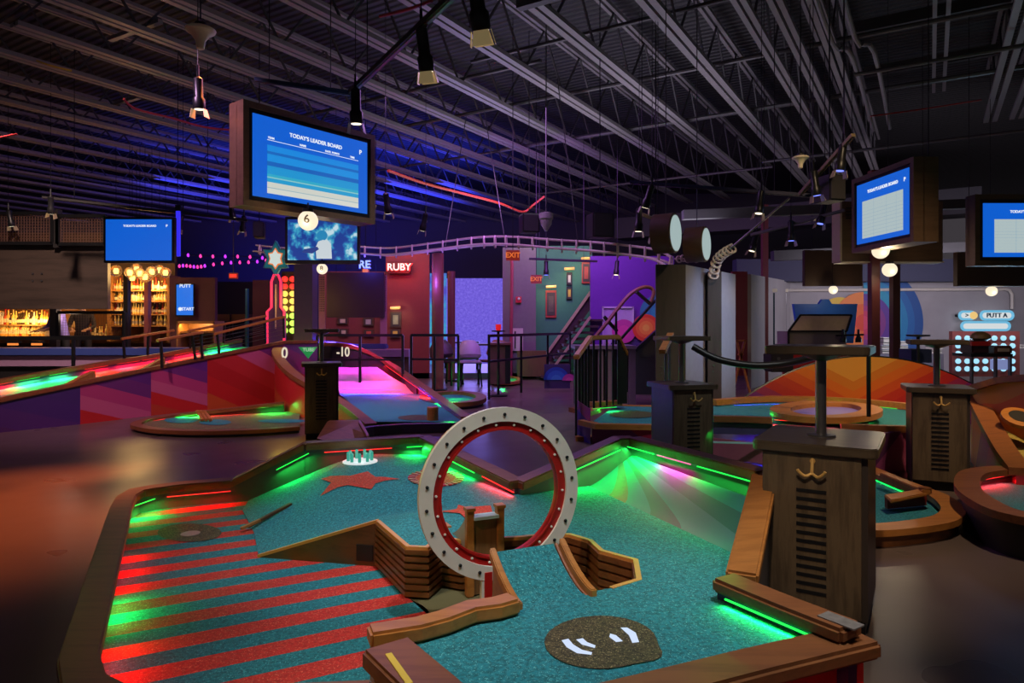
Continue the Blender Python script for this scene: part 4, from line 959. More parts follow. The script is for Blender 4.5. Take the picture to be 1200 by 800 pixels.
hung('hanging_board', 'dark board hanging left of the maroon column, above the arcade cabinet', 'board', 943, 1011, 293, 335, 12, BRN)
hung('hanging_board', 'dark board hanging low at the right edge, below the cut off screen', 'board', 1122, 1230, 295, 335, 10, BRN)
hung('hanging_board', 'large maroon board turned away between two pegboards at the back', 'board', 383, 450, 319, 372, 13, plain('maroon_board', (.045, .012, .022), .5))
o = hung('hanging_board', 'large dark wood board above the bar at far left', 'board', -30, 126, 287, 362, 12.4, wood('bar_board', (.075, .052, .042), (.034, .025, .021), grain=8), .1, False)
for px in (38.5, 49):
    for py in (320.5, 329): MB().lathe([(.018, 0), (.018, .01)], P(px, py, 12.39), (0, -1, 0), 10).build('bolt', STEEL, o)
pg = plain('pegboard', (.42, .16, .20), .5)
for px, lb in ((376.5, 'narrow pink pegboard strip left of the maroon board'), (448.5, 'narrow pink pegboard strip right of the maroon board')):
    o = thing('pegboard', lb, 'board', P(px, 370, 13.1)); slab('panel', px - 3, px + 4.5, 322, 452, 13.1, pg, .03, o)
    mb = MB()
    for i in range(4):
        for j in range(16): mb.box(P(px - 1.5 + i * 1.6, 325 + j * 2.6, 13.09), (.012, .01, .02))
    mb.build('pegs', DARK, o)
for px, py, hw, hh, d, lb in ((703, 265, 13, 14, 9.5, 'grey loudspeaker box hanging right of the dome camera'), (620, 262, 10, 11, 11, 'black loudspeaker box hanging left of the dome camera'), (972, 222, 11, 15, 7.8, 'black loudspeaker hanging left of the angled leader board'), (304, 270, 6, 9, 10.5, 'black loudspeaker hanging above the star sign')):
    o = thing('loudspeaker', lb, 'speaker', P(px, py, d))
    MB().box(P(px, py, d), (hw * 2 / F * d, .28, hh * 2 / F * d), (1, .25, 0)).build('cabinet', plain('speaker_black', (.012, .010, .011), .5), o, bevel=.01)
    MB().box(P(px, py, d) + Vector((.03, -.145, 0)), (hw * 1.7 / F * d, .01, hh * 1.8 / F * d), (1, .25, 0)).build('grille', plain('speaker_grille', (.035, .03, .035), .7), o)
    MB().bar(P(px, py - hh, d), Vector((wx(px, d), d, 5.9)), .012).build('bracket', BLACK, o)
# ---------------------------------------------------------------- round hanging lamps with hole numbers
GL = emit('globe_glow', (1, .84, .60), 1.05)
def globe(label, px, py, r, d, num=None, e=6, hang=.5, g='round hanging lamps'):
    o = thing('globe_lamp', label, 'lamp', P(px, py, d), g); c = P(px, py, d); rr_ = r / F * d
    MB().lathe([(rr_ * math.cos(a), rr_ * math.sin(a)) for a in [R(-90 + 12 * i) for i in range(16)]], c, n=24).build('globe', GL, o, smooth=True)
    MB().lathe([(rr_ * .55, rr_ * .86), (rr_ * .55, rr_ * 1.2), (.01, rr_ * 1.25)], c, n=16).build('cap', BLACK, o)
    MB().tube([c + Z * rr_ * 1.2, c + Z * (rr_ * 1.2 + hang)], .008, 6).build('cord', BLACK, o)
    if d > 9.7: MB().tube([c + Vector((0, rr_ * .4, rr_ * .8)), Vector((c.x, c.y + rr_ * .4, 5.9))], .004, 5).build('hanger_wire', BLACK, o)
    if num: text('number', num, rr_ * 1.15, c + Vector((rr_ * .15, -rr_ * .99, 0)), (1, .12, 0), Z, plain('number_black', (.02, .015, .01), .5), o, .004)
    L = lamp('POINT', 'globe_light', c - Vector((0, rr_ * 1.25, rr_ * .6)), e, (1, .78, .48), size=.06)
globe('round lamp numbered six under the biggest leader board', 361, 258.5, 11.5, 6.7, '6', 5, .06)
globe('small round lamp numbered eight under the video screen', 377.5, 315, 6.3, 9.6, '8', 4, .05)
globe('round lamp under the angled leader board, higher of two', 1032, 293.5, 9.5, 8.6, None, 7, .07)
globe('round lamp over the maroon column, lower of the two', 1042.5, 316, 8.2, 9.9, None, 6, .04)
globe('small round lamp on the pipe, above the arcade cabinet', 976.5, 339.5, 5, 11.8, None, 6, .03)
globe('small round lamp on the pipe, above the pill signs', 1162, 341, 6, 11, None, 6, .03)
# ---------------------------------------------------------------- drum clocks on the ceiling
DR = wood('drum_wood', (.11, .065, .025), (.07, .04, .018), grain=12)
for px, py, rx, ry, d, lb in ((790, 273, 11, 22.5, 8.0, 'bigger round drum light with pale face, left of the pair'), (826, 286, 8.5, 20, 8.6, 'smaller round drum light with pale face, right of the pair')):
    o = thing('drum_light', lb, 'light', P(px, py, d), 'round drum lights over the pillars'); r = ry / F * d
    ax = Vector((.80, -.48, 0)).normalized(); c = P(px, py, d)
    MB().lathe([(r * 1.04, -.22), (r * 1.04, .01), (r * .96, .01)], c, ax, 40).build('drum', DR, o, smooth=True)
    MB().lathe([(r * .93, .018), (r * .93, .024)], c, ax, 40).build('face', emit('drum_face', (.46, .60, .60), .72), o)
    MB().lathe([(r * .98, .004), (r * .98, .02), (r * .92, .02)], c, ax, 40).build('rim', plain('brushed_rim', (.5, .42, .32), .35, .6), o)
    for k in range(5):
        a = k * 1.26; v1 = ax.cross(Z); MB().lathe([(.012, 0), (.012, .008)], c + ax * .013 + v1 * math.cos(a) * r * .25 + Z * math.sin(a) * r * .3, ax, 8).build('marker', STEEL, o)
    MB().tube([c - ax * .1 + Z * r, Vector(((c - ax * .1).x, (c - ax * .1).y, 5.9))], .006, 6).build('hanger', STEEL, o)
# ---------------------------------------------------------------- neon signs and exit signs
NW, NR, NB = emit('neon_white', (1, .78, .74), 1.3), emit('neon_red', (1, .02, .015), 1.5), emit('neon_blue', (.05, .10, 1), 1.6)
o = thing('neon_sign', 'red neon sign reading RUBY at the top of the red wall', 'sign', P(467, 319, 14.8))
slab('backing', 455, 480, 306, 320, 14.85, plain('sign_black', (.03, .005, .006), .5, emit=(.6, .0, .0), es=.15), .15, o); text('lettering', 'RUBY', .21, P(467.5, 313, 14.8), (1, 0, 0), Z, NW, o, .01)
o2 = text('lettering', 'RUBY', .235, P(468, 313.4, 14.83), (1, 0, 0), Z, NR, o, .006)
lamp('POINT', 'neon_red_light', P(468, 313, 14.5), 10, (1, .03, .02), size=.1)
o = thing('neon_sign', 'blue neon sign with letters RE beside the video screen', 'sign', P(427, 312, 13))
slab('backing', 405, 433, 303, 316, 13.1, plain('sign_navy', (.01, .01, .05), .5), .05, o); text('lettering', 'RE', .20, P(427, 310, 13.05), (1, 0, 0), Z, emit('neon_pale', (.35, .45, 1), 1.4), o, .01)
text('lettering', 'RE', .225, P(427.4, 310.4, 13.08), (1, 0, 0), Z, NB, o, .006)
lamp('POINT', 'neon_blue_light', P(427, 311, 12.7), 8, (.05, .08, 1), size=.1)
EXO = emit('exit_orange', (.95, .20, .03), .8); EXD = emit('exit_red', (.30, .018, .004), .6)
for px, py, hw, hh, d, lb in ((601, 299, 8, 6, 10.5, 'orange EXIT sign hanging under the ball track'), (628.5, 327, 6.3, 5, 13.5, 'lower orange EXIT sign in front of the green wall'), (428, 318, 4, 5, 13.1, 'small orange exit box under the blue neon letters'), (273, 323, 5, 3.2, 16.5, 'small red exit sign far back over the kitchen')):
    o = thing('exit_sign', lb, 'sign', P(px, py, d)); slab('box', px - hw, px + hw, py - hh, py + hh, d, EXD, .06, o)
    if d < 14 and hw > 5: text('lettering', 'EXIT', hh * 1.4 / F * d, P(px, py, d - .01), (1, 0, 0), Z, EXO, o, .004)
    else: slab('face', px - hw * .8, px + hw * .8, py - hh * .6, py + hh * .6, d - .01, EXO if hw < 5 else NR, .01, o)
    MB().bar(P(px, py - hh, d) + Vector((0, .03, 0)), Vector((wx(px, d), d + .03, 5.9)), .012).build('stem', BLACK, o)
# ---------------------------------------------------------------- star pylon with marquee bulbs
py_ = thing('pylon_sign', 'purple pylon sign with teal star on top and red neon outline', 'sign', (wx(322, 12), 12, 0))
pl = [(313, 443), (313, 365), (318, 360), (318, 330), (321, 322), (326, 322), (329, 330), (329, 360), (333, 365), (333, 443)]
MB().prism(quadP(pl, 12.0), (0, .12, 0)).build('panel', plain('pylon_purple', (.09, .05, .16), .5), py_)
MB().tube(quadP(pl, 11.98), .022, 6).build('neon_outline', emit('neon_rose', (1, .03, .10), 1.2), py_, smooth=True)
MB().bar(P(323, 385, 11.98), P(323, 333, 11.98), .03, .02).build('spine', plain('spine_pale', (.5, .4, .4), .5), py_)
def star6(c, r0, r1, n=6): return [P(c[0] + (r0 if i % 2 == 0 else r1) * math.sin(math.pi * i / n) * .78, c[1] - (r0 if i % 2 == 0 else r1) * math.cos(math.pi * i / n), 11.97) for i in range(2 * n)]
TS = plain('star_teal', (.03, .30, .34), .4, emit=(.02, .22, .26), es=.35)  # faint glow added to the teal so the star looks brighter
MB().prism(star6((323, 303), 21, 12.5), (0, .08, 0)).build('star', TS, py_); MB().tube(star6((323, 303), 21, 12.5), .014, 5, closed=True).build('star_outline', plain('star_edge', (.10, .35, .34), .4), py_)
MB().prism([p - Vector((0, .03, 0)) for p in star6((323, 303), 10.5, 7)], (0, .03, 0)).build('star_heart', emit('star_white', (.75, .85, .8), .8), py_)
MB().prism([p - Vector((0, .02, 0)) for p in star6((323, 303), 12.5, 8.5)], (0, .03, 0)).build('star_halo', emit('star_orange', (1, .25, .05), .8), py_)
mq = thing('marquee_panel', 'narrow marquee panel of red, yellow and green bulbs beside the pylon', 'sign', (wx(338, 12.2), 12.2, 0))
slab('panel', 330, 346, 318, 442, 12.3, plain('marquee_dark', (.05, .03, .02), .5), .08, mq)
mc = [(1, .03, .02)] * 2 + [(1, .62, .10)] * 3 + [(.55, .95, .10)] * 3
for i in range(8):
    for j in range(2):
        px, py = 334 + j * 9, 327 + i * 8.6
        MB().lathe([(.055, 0), (.05, .04), (.02, .07)], P(px, py, 12.29), (0, -1, 0), 12).build('bulb', emit('bulb_%d' % ([0, 0, 1, 1, 1, 2, 2, 2][i]), mc[i], 1.5), mq, smooth=True)
lamp('POINT', 'marquee_light', P(338, 350, 11.9), 12, (1, .6, .1), size=.2)
# ---------------------------------------------------------------- string lights
sl_ = thing('string_lights', 'zigzag string of small pink and magenta bulbs under the dark ceiling', 'string lights', P(260, 300, 14))
pth = [(150, 285), (212, 293), (322, 304), (214, 311), (322, 300), (212, 298)]
pth = [(206, 297), (322, 303), (240, 311), (206, 312)]
wp = []
for (a0, b0_), (a1, b1_) in zip(pth, pth[1:]):
    for k in range(8): wp.append(P(a0 + (a1 - a0) * k / 8, b0_ + (b1_ - b0_) * k / 8 + 1.0 * math.sin(k * .8), 14 + (.5 if a1 < a0 else 0)))
MB().tube(wp, .008, 5).build('wire', BLACK, sl_)
PK = [emit('bulb_pink', (1, .04, .35), 1.6), emit('bulb_violet', (.5, .03, .9), 1.6)]
for i, p in enumerate(wp): MB().lathe([(.01, .03), (.028, 0), (.024, -.03), (.008, -.045)], p, n=8).build('bulb', PK[i % 3 == 1], sl_, smooth=True)

bl_ = thing('blue_lit_post', 'upright blue lit post right of the bar leader board, its light a painted glow', 'light', P(208, 300, 11.2), None)
slab('tube', 206, 210, 247, 300, 11.2, emit('post_painted_glow', (.04, .03, .95), .9), .05, bl_); slab('bracket', 205, 211, 240, 247, 11.2, BLACK, .06, bl_)  # blue light on the post is put into its colour as glow
MB().tube([P(208, 241, 11.22), Vector((P(208, 241, 11.2).x, 11.22, 5.9))], .006, 5).build('hanger', BLACK, bl_)
# ================================================================ the bar at the left
bar = thing('bar_counter', 'long bar counter with blue edge and pale violet front at left', 'bar counter', (wx(70, 12.6), 12.6, 0))
slab('front_panel', -30, 232, 417, 429, 12.6, plain('bar_violet', (.42, .24, .40), .5), .1, bar)
slab('counter_edge', -30, 232, 408, 416.5, 12.5, plain('bar_blue_edge', (.05, .08, .32), .35), .7, bar, .01)
slab('kick_panel', -30, 240, 429, 452, 12.7, DARK, .1, bar)
rl2 = thing('bar_rail', 'black guard rail with a post in front of the bar', 'railing', (wx(85, 11.6), 11.6, 0))
MB().bar(P(-30, 396, 11.6), P(150, 396, 11.6), .06).build('top_rail', BLACK, rl2)
for px in (86,): MB().bar(P(px, 396, 11.6), Vector((wx(px, 11.6), 11.6, .02)), .045).build('post', BLACK, rl2)
# back bar shelving
bb = thing('back_bar_shelf', 'lit back bar shelving in wooden frames behind the bar', 'shelf', (wx(90, 15.7), 15.7, 0))
SH = plain('shelf_wood', (.30, .13, .035), .5)
for x0, x1, ys in ((-30, 58, (393.5, 380)), (66, 128, (394,)), (127, 196, (339.5, 352.5, 367.5, 381))):
    for y in ys: slab('shelf', x0, x1, y, y + 1.6, 15.4, SH, .5, bb)
for px in (127, 147, 172, 197): slab('upright', px - 1.6, px + 1.6, 322, 400, 15.35, SH, .5, bb)
slab('back_panel', -30, 199, 322, 402, 15.95, plain('amber_back', (.20, .085, .022), .4), .05, bb)
for px, lb, mt, hw in ((147, 'dark square post in front of the back bar shelves', DARK, 2.6), (171, 'slim maroon post in front of the back bar shelves', MAROON, 2.3), (62, 'dark frame post between the two barred bar windows', DARK, 4)):
    tag(slab('bar_post', px - hw, px + hw, 318 if hw < 4 else 362, 450, 13.4, mt, .12), lb, 'post')
AMB = plain('amber_glass', (.55, .24, .03), .15, emit=(1, .45, .06), es=.22)
btm = [AMB, plain('dark_bottle', (.05, .03, .015), .15), plain('gold_bottle', (.65, .36, .06), .2, emit=(1, .55, .1), es=.25), plain('red_bottle', (.40, .05, .02), .2), plain('clear_bottle', (.55, .5, .42), .15)]
LBM = plain('bottle_label', (.6, .5, .35), .6)
protos = []
def bottle(kind):
    t = thing('bottle', 'x', 'bottle', (0, 0, 0)); hh = [.30, .27, .33][kind % 3]; r = [.042, .05, .038][kind % 3]
    MB().lathe([(r * .9, 0), (r, .01), (r, hh * .55), (r * .4, hh * .72), (r * .36, hh)], n=10).build('glass', btm[kind % 5], t, smooth=True)
    MB().lathe([(r * 1.02, hh * .15), (r * 1.02, hh * .42)], n=10).build('paper_label', LBM, t)
    MB().lathe([(r * .42, hh), (r * .42, hh * 1.1)], n=8).build('cap', [RED, BRASS, BLACK][kind % 3], t)
    return t
pk_ = [bottle(k) for k in range(5)]; usedp = set(); cnt = 0
rows = [(-4, 57, 393.5, 22, 'bottles along the lower shelf at far left', 'bottle on the lower far left shelf behind the barred window'),
        (-4, 57, 380, 20, 'bottles along the upper shelf at far left', 'bottle on the upper far left shelf behind the barred window'),
        (100, 126, 394, 10, 'bottles behind the bartenders', 'bottle standing behind the dark shirted bartender'),
        (129, 146, 339.5, 5, 'bottles on the top back bar shelf', 'bottle on the top shelf of the amber back bar'), (149, 195, 339.5, 13, 'bottles on the top back bar shelf', 'bottle on the top shelf of the amber back bar'),
        (129, 146, 352.5, 6, 'bottles on the second back bar shelf', 'bottle on the second shelf of the amber back bar'), (149, 195, 352.5, 15, 'bottles on the second back bar shelf', 'bottle on the second shelf of the amber back bar'),
        (129, 146, 367.5, 6, 'bottles on the third back bar shelf', 'bottle on the third shelf of the amber back bar'), (149, 195, 367.5, 15, 'bottles on the third back bar shelf', 'bottle on the third shelf of the amber back bar'),
        (129, 195, 381, 16, 'glasses and bottles on the lowest back bar shelf', 'bottle on the lowest shelf of the amber back bar')]
for x0, x1, y, n, g, lb in rows:
    for i in range(n):
        k = random.choice([0, 2, 0, 1, 3, 2, 4]); o = pk_[k]
        if k in usedp: o = dup(pk_[k])
        usedp.add(k); o['label'] = lb; o['group'] = g
        px = x0 + (x1 - x0) * (i + .5) / n + random.uniform(-.4, .4)
        place(o, (wx(px, 15.55), 15.55, wz(y, 15.4)), 0, random.uniform(.85, 1.1) * (1.0 if y > 379 and x0 < 0 else .78))
for k in range(5):
    if k not in usedp:
        for c in [x for x in COL.objects if x.parent == pk_[k]]: bpy.data.objects.remove(c)
        bpy.data.objects.remove(pk_[k])
lamp('AREA', 'shelf_light', P(28, 376, 15.2), 16, (1, .55, .15), P(28, 390, 15.9), 1.2, .1)
lamp('AREA', 'shelf_light', P(162, 332, 15.1), 26, (1, .58, .16), P(162, 370, 15.9), 1.2, .1)
# wire grids
def grid(label, x0, x1, y0, y1, d, step, r, mat, name='wire_grid'):
    mb = MB(); x = x0
    while x <= x1 + .01: mb.bar(P(x, y0, d), P(x, y1, d), r); x += step
    y = y0
    while y <= y1 + .01: mb.bar(P(x0, y, d), P(x1, y, d), r); y += step
    t = thing(name, label, 'grille', P((x0 + x1) / 2, y1, d)); mb.build('mesh', mat, t)
    mb = MB()
    for a_, b_ in (((x0, y0), (x1, y0)), ((x0, y1), (x1, y1)), ((x0, y0), (x0, y1)), ((x1, y0), (x1, y1))): mb.bar(P(*a_, d - .02), P(*b_, d - .02), .06)
    mb.build('frame', BLACK, t)
WIRE = plain('grid_wire', (.16, .09, .07), .5, .3)
grid('long wire mesh panel under the ceiling above the dark wood board, left bay', -28, 62, 250, 285, 12.3, 3.3, .012, WIRE)
grid('wire mesh panel under the ceiling above the dark wood board, right bay', 68, 124, 253, 286, 12.3, 3.3, .012, WIRE)
grid('wire mesh window with the bartenders behind it', 68, 146, 366, 395, 13.2, 3.0, .005, WIRE)
tag(slab('mesh_post', 62, 68, 245, 290, 12.25, DARK, .12), 'dark post between the two ceiling mesh panels', 'post')
for px in (14, 42): 
    o = thing('heat_lamp', 'glowing orange strip lamp under the bar windows, %s' % ('left one' if px < 20 else 'right one'), 'lamp', P(px, 403, 13)); slab('glow_bar', px - 5.5, px + 5.5, 402, 404.5, 13, emit('heat_orange', (1, .25, .04), 1.1), .05, o); slab('hood', px - 7, px + 7, 399.5, 402, 13, BLACK, .1, o)
# glass globe cluster
ch_ = thing('glass_chandelier', 'cluster of clear glass globe pendants glowing over the bar', 'chandelier', P(162, 312, 13.2))
m, nt, b = nodes('clear_globe'); b.inputs['Base Color'].default_value = (1, .8, .5, 1); b.inputs['Transmission Weight'].default_value = .85; b.inputs['Roughness'].default_value = .05; b.inputs['IOR'].default_value = 1.15
for px, py, r in ((136, 317, 6.8), (152, 319, 6), (160, 315, 6.5), (170, 324, 7), (164, 320, 6), (178, 318, 6.5), (187, 316, 6), (194, 319, 6.2), (155, 325, 4.5)):
    d = 13.0 + random.uniform(0, .5); c = P(px, py, d); rr_ = r / F * d
    g = MB().lathe([(rr_ * math.cos(a), rr_ * math.sin(a)) for a in [R(-90 + 15 * i) for i in range(12)]], c, n=18).build('globe', m, ch_, smooth=True)
    MB().lathe([(.035, -.05), (.045, 0), (.03, .04)], c, n=10).build('filament', emit('filament', (1, .62, .18), 3.2), g, smooth=True)
    MB().tube([c + Z * rr_, fl(c, 4.6)], .005, 5).build('cord', BLACK, ch_)
lamp('POINT', 'chandelier_light', P(163, 318, 12.8), 40, (1, .6, .2), size=.3)
# two bartenders behind the mesh
def person(label, x, y, shirt, hair, skin, turn=0, lean=0.0):
    J = dict(p=(0, 0, .95), s1=(0, -.02, 1.12), s2=(0, -.02 - lean, 1.36), n=(0, -.02 - lean, 1.47), hn=(0, -.035 - lean, 1.55), h=(0, -.045 - lean, 1.63), ht=(0, -.03 - lean, 1.71),
             sl=(.17, -.02 - lean, 1.39), el=(.24, -.10 - lean, 1.14), wl=(.13, -.30 - lean, 1.07), sr=(-.17, -.02 - lean, 1.39), er=(-.24, -.10 - lean, 1.14), wr=(-.12, -.31 - lean, 1.06),
             hl=(.10, 0, .90), kl=(.11, -.02, .50), al=(.11, .02, .08), tl=(.12, -.14, .04), hr=(-.10, 0, .90), kr=(-.11, -.02, .50), ar=(-.11, .02, .08), tr=(-.12, -.14, .04))
    Rr = dict(p=.145, s1=.135, s2=.155, n=.055, hn=.062, h=.092, ht=.072, sl=.065, el=.045, wl=.030, sr=.065, er=.045, wr=.030, hl=.09, kl=.06, al=.045, tl=.035, hr=.09, kr=.06, ar=.045, tr=.035)
    E = [('p', 's1'), ('s1', 's2'), ('s2', 'n'), ('n', 'hn'), ('hn', 'h'), ('h', 'ht'), ('s2', 'sl'), ('sl', 'el'), ('el', 'wl'), ('s2', 'sr'), ('sr', 'er'), ('er', 'wr'), ('p', 'hl'), ('hl', 'kl'), ('kl', 'al'), ('al', 'tl'), ('p', 'hr'), ('hr', 'kr'), ('kr', 'ar'), ('ar', 'tr')]
    for s_, q in ((1, 'l'), (-1, 'r')):
        wv_ = Vector(J['w' + q]); pal = wv_ + Vector((-s_ * .02, -.06, -.01)); J['m' + q] = tuple(pal); Rr['m' + q] = .026; E.append(('w' + q, 'm' + q))
        for f_, dx, L_ in ((0, -.028, .055), (1, -.010, .072), (2, .010, .075), (3, .028, .068)):
            a1 = pal + Vector((dx, -.03, 0)); a2 = a1 + Vector((dx * .2, -L_ * .55, -.012)); a3 = a2 + Vector((0, -L_ * .35, -.02))
            for nm, v1, r_ in (('a', a1, .010), ('b', a2, .009), ('c', a3, .008)): J['%s%d%s' % (nm, f_, q)] = tuple(v1); Rr['%s%d%s' % (nm, f_, q)] = r_
            E += [('m' + q, 'a%d%s' % (f_, q)), ('a%d%s' % (f_, q), 'b%d%s' % (f_, q)), ('b%d%s' % (f_, q), 'c%d%s' % (f_, q))]
        t1 = pal + Vector((-s_ * .035, .005, 0)); t2 = t1 + Vector((-s_ * .018, -.035, -.008)); J['t1' + q] = tuple(t1); J['t2' + q] = tuple(t2); Rr['t1' + q] = .011; Rr['t2' + q] = .009; E += [('m' + q, 't1' + q), ('t1' + q, 't2' + q)]
    ks = list(J); me = bpy.data.meshes.new('person'); me.from_pydata([J[k] for k in ks], [(ks.index(a), ks.index(b_)) for a, b_ in E], [])
    o = bpy.data.objects.new('person', me); COL.objects.link(o)
    md = o.modifiers.new('skin', 'SKIN'); o.modifiers.new('sub', 'SUBSURF').levels = 1; o.modifiers['sub'].render_levels = 1
    for k, sv_ in zip(ks, me.skin_vertices[0].data): sv_.radius = (Rr[k], Rr[k] * (.72 if k in ('s1', 's2', 'p') else 1)); sv_.use_root = (k == 'p')
    dg = bpy.context.evaluated_depsgraph_get(); nm = bpy.data.meshes.new_from_object(o.evaluated_get(dg)); o.modifiers.clear(); o.data = nm; nm.name = 'person'
    nm.materials.clear()
    for mt in (skin, shirt, plain('dark_trousers', (.015, .014, .018), .7)): nm.materials.append(mt)
    for p in nm.polygons:
        c = p.center; p.use_smooth = True
        p.material_index = 2 if c.z < .93 else (1 if c.z < 1.45 and not (c.y < -.22 - lean and c.z < 1.2) else 0)
    INV[o.name] = Matrix.Identity(4)
    hd = Vector(J['h'])
    MB().lathe([(.098 * math.cos(a), .105 * math.sin(a)) for a in [R(-8 + 14 * i) for i in range(8)]], hd + Vector((0, .022, .025)), (0, .35, 1), 18).build('hair', hair, o, smooth=True)
    f = MB()
    f.lathe([(.014, 0), (.010, .02), (.003, .028)], hd + Vector((0, -.088, -.01)), (0, -1, -.3), 8); f.build('nose', skin, o, smooth=True)
    for s_ in (-1, 1):
        MB().lathe([(.012, 0), (.009, .006)], hd + Vector((s_ * .034, -.084, .018)), (0, -1, 0), 8).build('eye', plain('eye_dark', (.02, .015, .012), .2), o)
        MB().lathe([(.026, -.006), (.026, .006)], hd + Vector((s_ * .094, 0, 0)), (s_, 0, 0), 10).build('ear', skin, o)
    MB().box(hd + Vector((0, -.086, -.048)), (.045, .008, .010)).build('mouth', plain('lips', (.28, .09, .07), .5), o)
    tag(o, label, 'person'); place(o, (x, y, 0), turn, 1.0); return o
SK = plain('skin_tone', (.45, .25, .16), .5, var=.05)
person('person in a violet shirt leaning over behind the bar mesh', wx(75, 13.8), 13.8, plain('violet_shirt', (.26, .20, .62), .8), plain('pale_hair', (.45, .38, .50), .7), SK, R(-35), .10)
person('person with dark hair and black shirt standing behind the bar mesh', wx(97, 14.75), 14.75, plain('black_shirt', (.020, .017, .022), .8), plain('black_hair', (.012, .010, .012), .7), SK, R(20))
# kitchen counter and shelf right of the bar
kc = thing('back_counter', 'lit yellow wooden counter below the small upright blue screen', 'counter', (wx(228, 14), 14, 0))
slab('counter_top', 207, 251, 376, 379, 14, SH, .5, kc); slab('shelf', 209, 250, 388, 390, 14.1, SH, .4, kc); slab('back', 207, 251, 376, 402, 14.45, plain('amber_back', (.2, .085, .022), .4), .04, kc)
for px in (207.5, 250.5): slab('side', px - .8, px + .8, 376, 447.5, 14, SH, .45, kc)
lamp('AREA', 'counter_light', P(229, 380.5, 14.2), 6, (1, .6, .2), P(229, 390, 14.3), .6, .1)
for px, lb in ((261, 'dim brown prep table far back, left one'), (279, 'dim brown prep table far back, right one')):
    o = thing('prep_table', lb, 'table', (wx(px, 19), 19, 0)); slab('top', px - 8, px + 8, 368, 376, 19, plain('table_brown', (.18, .07, .03), .5), .6, o)
    for q in (-7, 7): slab('leg', px + q - .5, px + q + .5, 376, 430, 19.1, BLACK, .05, o)
tag(slab('teal_door_edge', 287.5, 290, 338, 431, 18.5, plain('teal_paint', (.05, .30, .32), .5), .1), 'narrow teal door edge far back beside the kitchen', 'door')
struct(slab('wall_kitchen', 248, 300, 330, 420, 20, plain('black_wall', (.012, .008, .010), .7), .1))
# ================================================================ middle background: stage, posters, stairs, railings
m, nt, b = nodes('lavender_screen'); v_ = pos(nt)
nt.links.new(ramp(nt, noise(nt, 16, 6, v_, .8), [(.35, (.10, .07, .55)), (.55, (.16, .11, .70)), (.72, (.34, .27, .88))]), b.inputs['Emission Color']); b.inputs['Emission Strength'].default_value = 1.0; b.inputs['Base Color'].default_value = (0, 0, 0, 1)
o = thing('led_wall', 'large lavender glowing screen wall behind the columns', 'screen', (wx(560, 19), 19, 0))
slab('panel', 522, 596, 326, 440, 19, m, .15, o)
o = thing('led_wall', 'narrow cyan and blue glowing screen strip left of the thick column', 'screen', (wx(506, 18.5), 18.5, 0))
m, nt, b = nodes('cyan_screen'); v_ = pos(nt)
nt.links.new(ramp(nt, noise(nt, 5, 5, v_), [(.35, (.08, .08, .6)), (.5, (.06, .25, .7)), (.65, (.05, .5, .62))]), b.inputs['Emission Color']); b.inputs['Emission Strength'].default_value = .8; b.inputs['Base Color'].default_value = (0, 0, 0, 1)
slab('panel', 503, 523, 320, 448, 18.5, m, .1, o)
lamp('AREA', 'screen_glow_light', P(555, 385, 18.6), 60, (.32, .25, 1), P(555, 460, 10), 3, 2)
struct(MB().box((wx(560, 17.5), 17.5, .06), (5.4, 5.0, .12)).build('floor_stage', plain('stage_floor', (.12, .10, .17), .3)))
# posters on the rose wall
FR = plain('frame_brown', (.10, .04, .02), .5)
def framed(label, x0, x1, y0, y1, d, art, fcol=FR, light=False):
    t = thing('framed_picture', label, 'picture', P((x0 + x1) / 2, (y0 + y1) / 2, d))
    slab('frame', x0, x1, y0, y1, d - .05, fcol, .05, t); fx = (x1 - x0) * .16; fy = (y1 - y0) * .12
    slab('mount', x0 + fx * .7, x1 - fx * .7, y0 + fy * .7, y1 - fy * .7, d - .062, plain('mount_dark', (.05, .04, .035), .6), .012, t)
    slab('print', x0 + fx * 1.7, x1 - fx * 1.7, y0 + fy * 1.8, y1 - fy * 1.8, d - .07, art, .01, t)
    if light:
        px = (x0 + x1) / 2
        MB().tube([P(px - 6, y0 - 4, d - .22), P(px + 6, y0 - 4.5, d - .22)], .035, 8).build('picture_lamp', BRASS, t, smooth=True)
        MB().tube([P(px, y0 - 4, d - .2), P(px, y0 - 4, d)], .012, 6).build('lamp_arm', BRASS, t)
        lamp('SPOT', 'picture_light', P(px, y0 - 5, d - .45), 5, (1, .82, .5), P(px, y0 + 8, d), .04, spot=120, blend=1)
arts = [plain('art_cream', (.52, .44, .30), .6, var=.4, scale=9), plain('art_red', (.45, .08, .05), .6, var=.4, scale=9), plain('art_green', (.34, .36, .20), .6, var=.5, scale=9), plain('art_dark', (.10, .08, .06), .6, var=.6, scale=9), plain('art_yellow', (.60, .42, .06), .6, var=.3, scale=9)]
framed('cream print, upper left of the posters under the maroon board', 395, 408, 372, 380, 15.4, arts[0])
framed('cream arched print, lower left of the posters under the maroon board', 397, 408, 385, 394, 15.4, arts[0])
framed('grey print, upper right of the posters under the maroon board', 425, 438, 372, 382, 15.4, plain('art_grey', (.36, .34, .34), .6, var=.4, scale=9))
framed('red print, lower right of the posters under the maroon board', 426, 438, 386, 395, 15.4, arts[1])
framed('picture with a dark figure lit by a brass lamp on the red wall', 457, 470, 365, 384, 15.0, arts[2], light=True)
framed('small yellowish picture below the lamp lit one on the red wall', 457, 469, 385.5, 396, 15.0, arts[4])
framed('tall red framed print on the green wall, lowest of the pictures there', 639.5, 652, 340, 372, 16.0, arts[3], plain('frame_red', (.42, .05, .03), .5), True)
framed('white and green print on the green wall, upper of the stacked pair', 664, 670.5, 319, 334, 16.0, plain('art_white', (.6, .6, .5), .6, var=.3, scale=9), BLACK, True)
framed('yellow print on the green wall, lower of the stacked pair', 664, 670.5, 336, 351, 16.0, arts[4], BLACK)
